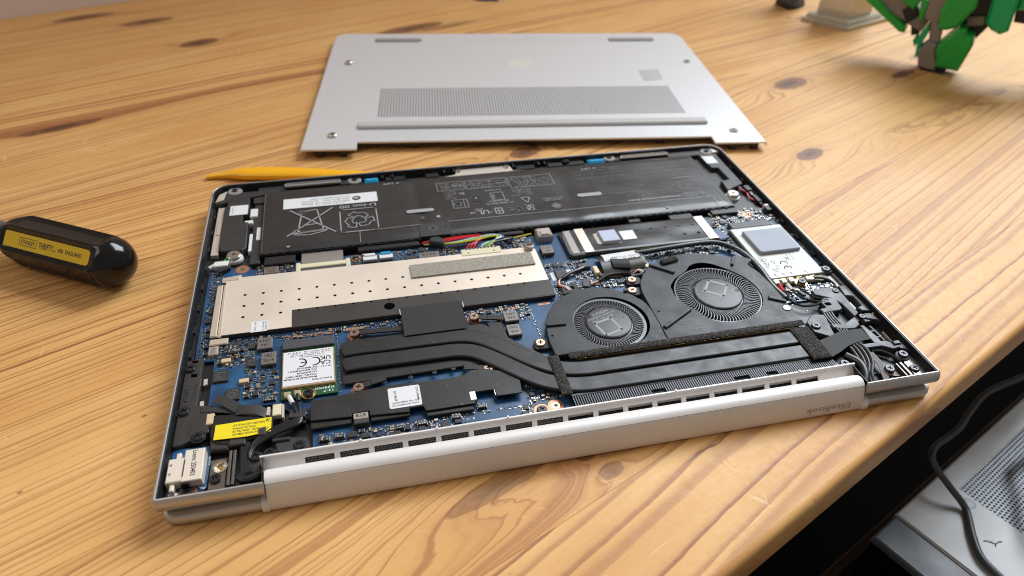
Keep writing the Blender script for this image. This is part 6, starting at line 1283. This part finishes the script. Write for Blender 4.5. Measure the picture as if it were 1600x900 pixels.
#  hexagonal perforation
P = 2.45; mesh = B(); rows = int((MY1 - MY0) / (P * .866)); cols = int((200) / P); hex_ = []
vid = {}
def V_(p):
    k = (round(p[0], 2), round(p[1], 2))
    if k not in vid: vid[k] = len(mesh.v); mesh.v.append((p[0], p[1], -1.0))
    return vid[k]
for j in range(rows):
    for i in range(cols):
        cx = MX0 + P * (i + .5 + (j % 2) * .5); cy = MY1 - P * .866 * (j + .6)
        hx = [(cx + P / 1.732 * math.cos(R(30 + 60 * k)), cy + P / 1.732 * math.sin(R(30 + 60 * k))) for k in range(6)]
        hl = [(cx + .90 * math.cos(R(30 + 60 * k)), cy + .78 * math.sin(R(30 + 60 * k))) for k in range(6)]
        o = [V_(p) for p in hx]; base_ = len(mesh.v); mesh.v += [(p[0], p[1], -1.0) for p in hl] + [(p[0], p[1], -2.0) for p in hl]
        for k in range(6):
            k2 = (k + 1) % 6; mesh.f.append((o[k], o[k2], base_ + k2, base_ + k)); mesh.f.append((base_ + k, base_ + k2, base_ + 6 + k2, base_ + 6 + k)); mesh.mi += [0, 0]
mesh.obj('perforated_mesh', M['casemesh'], PC, kind='stuff')
B().box(MX0 - 1, MX1 + 1, MY1 - .8, MY1 + .8, -3, -.7).box(MX0 - 1, MX0 + .6, MY0, MY1, -3, -.7).box(MX0 + P * cols - 1, MX1, MY0, MY1, -3, -.8).obj('mesh_border', M['casemesh'], PC)
B().lathe(MX0 - 5.4, MY1 - 9, [(3.6, -.3), (3.6, .1), (3.0, .2)], 22).obj('mesh_rivet', M['casemesh'], PC)
b = B(); b.prism(circ(150, -95, 66, 64), -12, -9, 0, [circ(150, -95, 58, 56)]); b.obj('fan_frame', M['shadeblack'], PC)
b = B()
for k in range(7):
    st = len(b.v); b.box(14, 56, -11, 11, -16, -14); b.xf(Matrix.Translation((150, -95, 0)) @ Matrix.Rotation(R(k * 51.4), 4, 'Z') @ Matrix.Rotation(R(16), 4, 'X'), st) if st == 0 else None
    if st: b.v[st:] = [tuple(Matrix.Translation((150, -95, 0)) @ Matrix.Rotation(R(k * 51.4), 4, 'Z') @ Vector(q)) for q in b.v[st:]]
b.obj('case_fan_blade', M['shadeblack'], PC)
# cable across the case
def cab(name, pts_, r, label, cat):
    o = B().tube(pts_, r, 12, 1.0, 7).obj(name, M['cable'], None); o['label'] = label; o['category'] = cat; return o
CABPTS = None
tw = B(); tw.tube([(0, 0, .4), (4, .4, .7), (8, -1, .5), (10, -1.6, .4)], .35, 5).tube([(6, -.6, .5), (8, 1.4, .9)], .25, 5).tube([(10, -1.6, .5), (14, 1, .9), (17, 1.6, .5)], .35, 5).tube([(10, -1.6, .4), (9, -4.4, .4)], .45, 5)
t_ = tw.obj('twig', M['twig'], None, (392.5, -13.8, -120)); t_.scale = (.6, .6, .6); t_.rotation_euler = (0, 0, -.35); t_['label'] = 'tiny dry twig lying on the silver computer case'; t_['category'] = 'twig'
rl_ = B().box(-60, 420, 16, 24, -262, -250, 1).obj('wooden_rail', M['brown'], None, (355, 11.4, 0)); rl_.rotation_euler = (0, 0, PA); rl_['label'] = 'dark brown wooden rail in the gap between table and computer case'; rl_['category'] = 'rail'
cab('power_cable', [(540, 84, -60), (490.1, 65.5, -80.0), (478.5, 67.6, -90.0), (451.6, 64.3, -95.0), (431.8, 55.0, -97.0), (415.3, 44.7, -98.0), (404.0, 40.7, -100.0), (392.8, 36.7, -100.0), (385.6, 31.0, -100.0), (385.9, 25.8, -104.0), (390.0, 15.0, -110.0), (395.5, 5.0, -117.4), (387.4, -9.9, -117.6), (382.4, -21.0, -117.6), (382.4, -29.4, -117.6), (385.7, -39.9, -117.6), (395.8, -54.2, -117.6), (420, -80, -117.6)], 1.95, 'black cable draped over the corner of the silver computer case', 'cable')
cab('looped_cable', [(520, 60, -92), (487.8, 40.9, -100.0), (457.0, 30.2, -104.0), (446.8, 14.4, -104.0), (431.3, -4.3, -104.0), (424.2, -19.1, -104.0), (430.3, -33.3, -104.0), (450, -60, -106)], 2.6, 'black cable loop above the perforated mesh at the right edge', 'cable')
finish_prints()
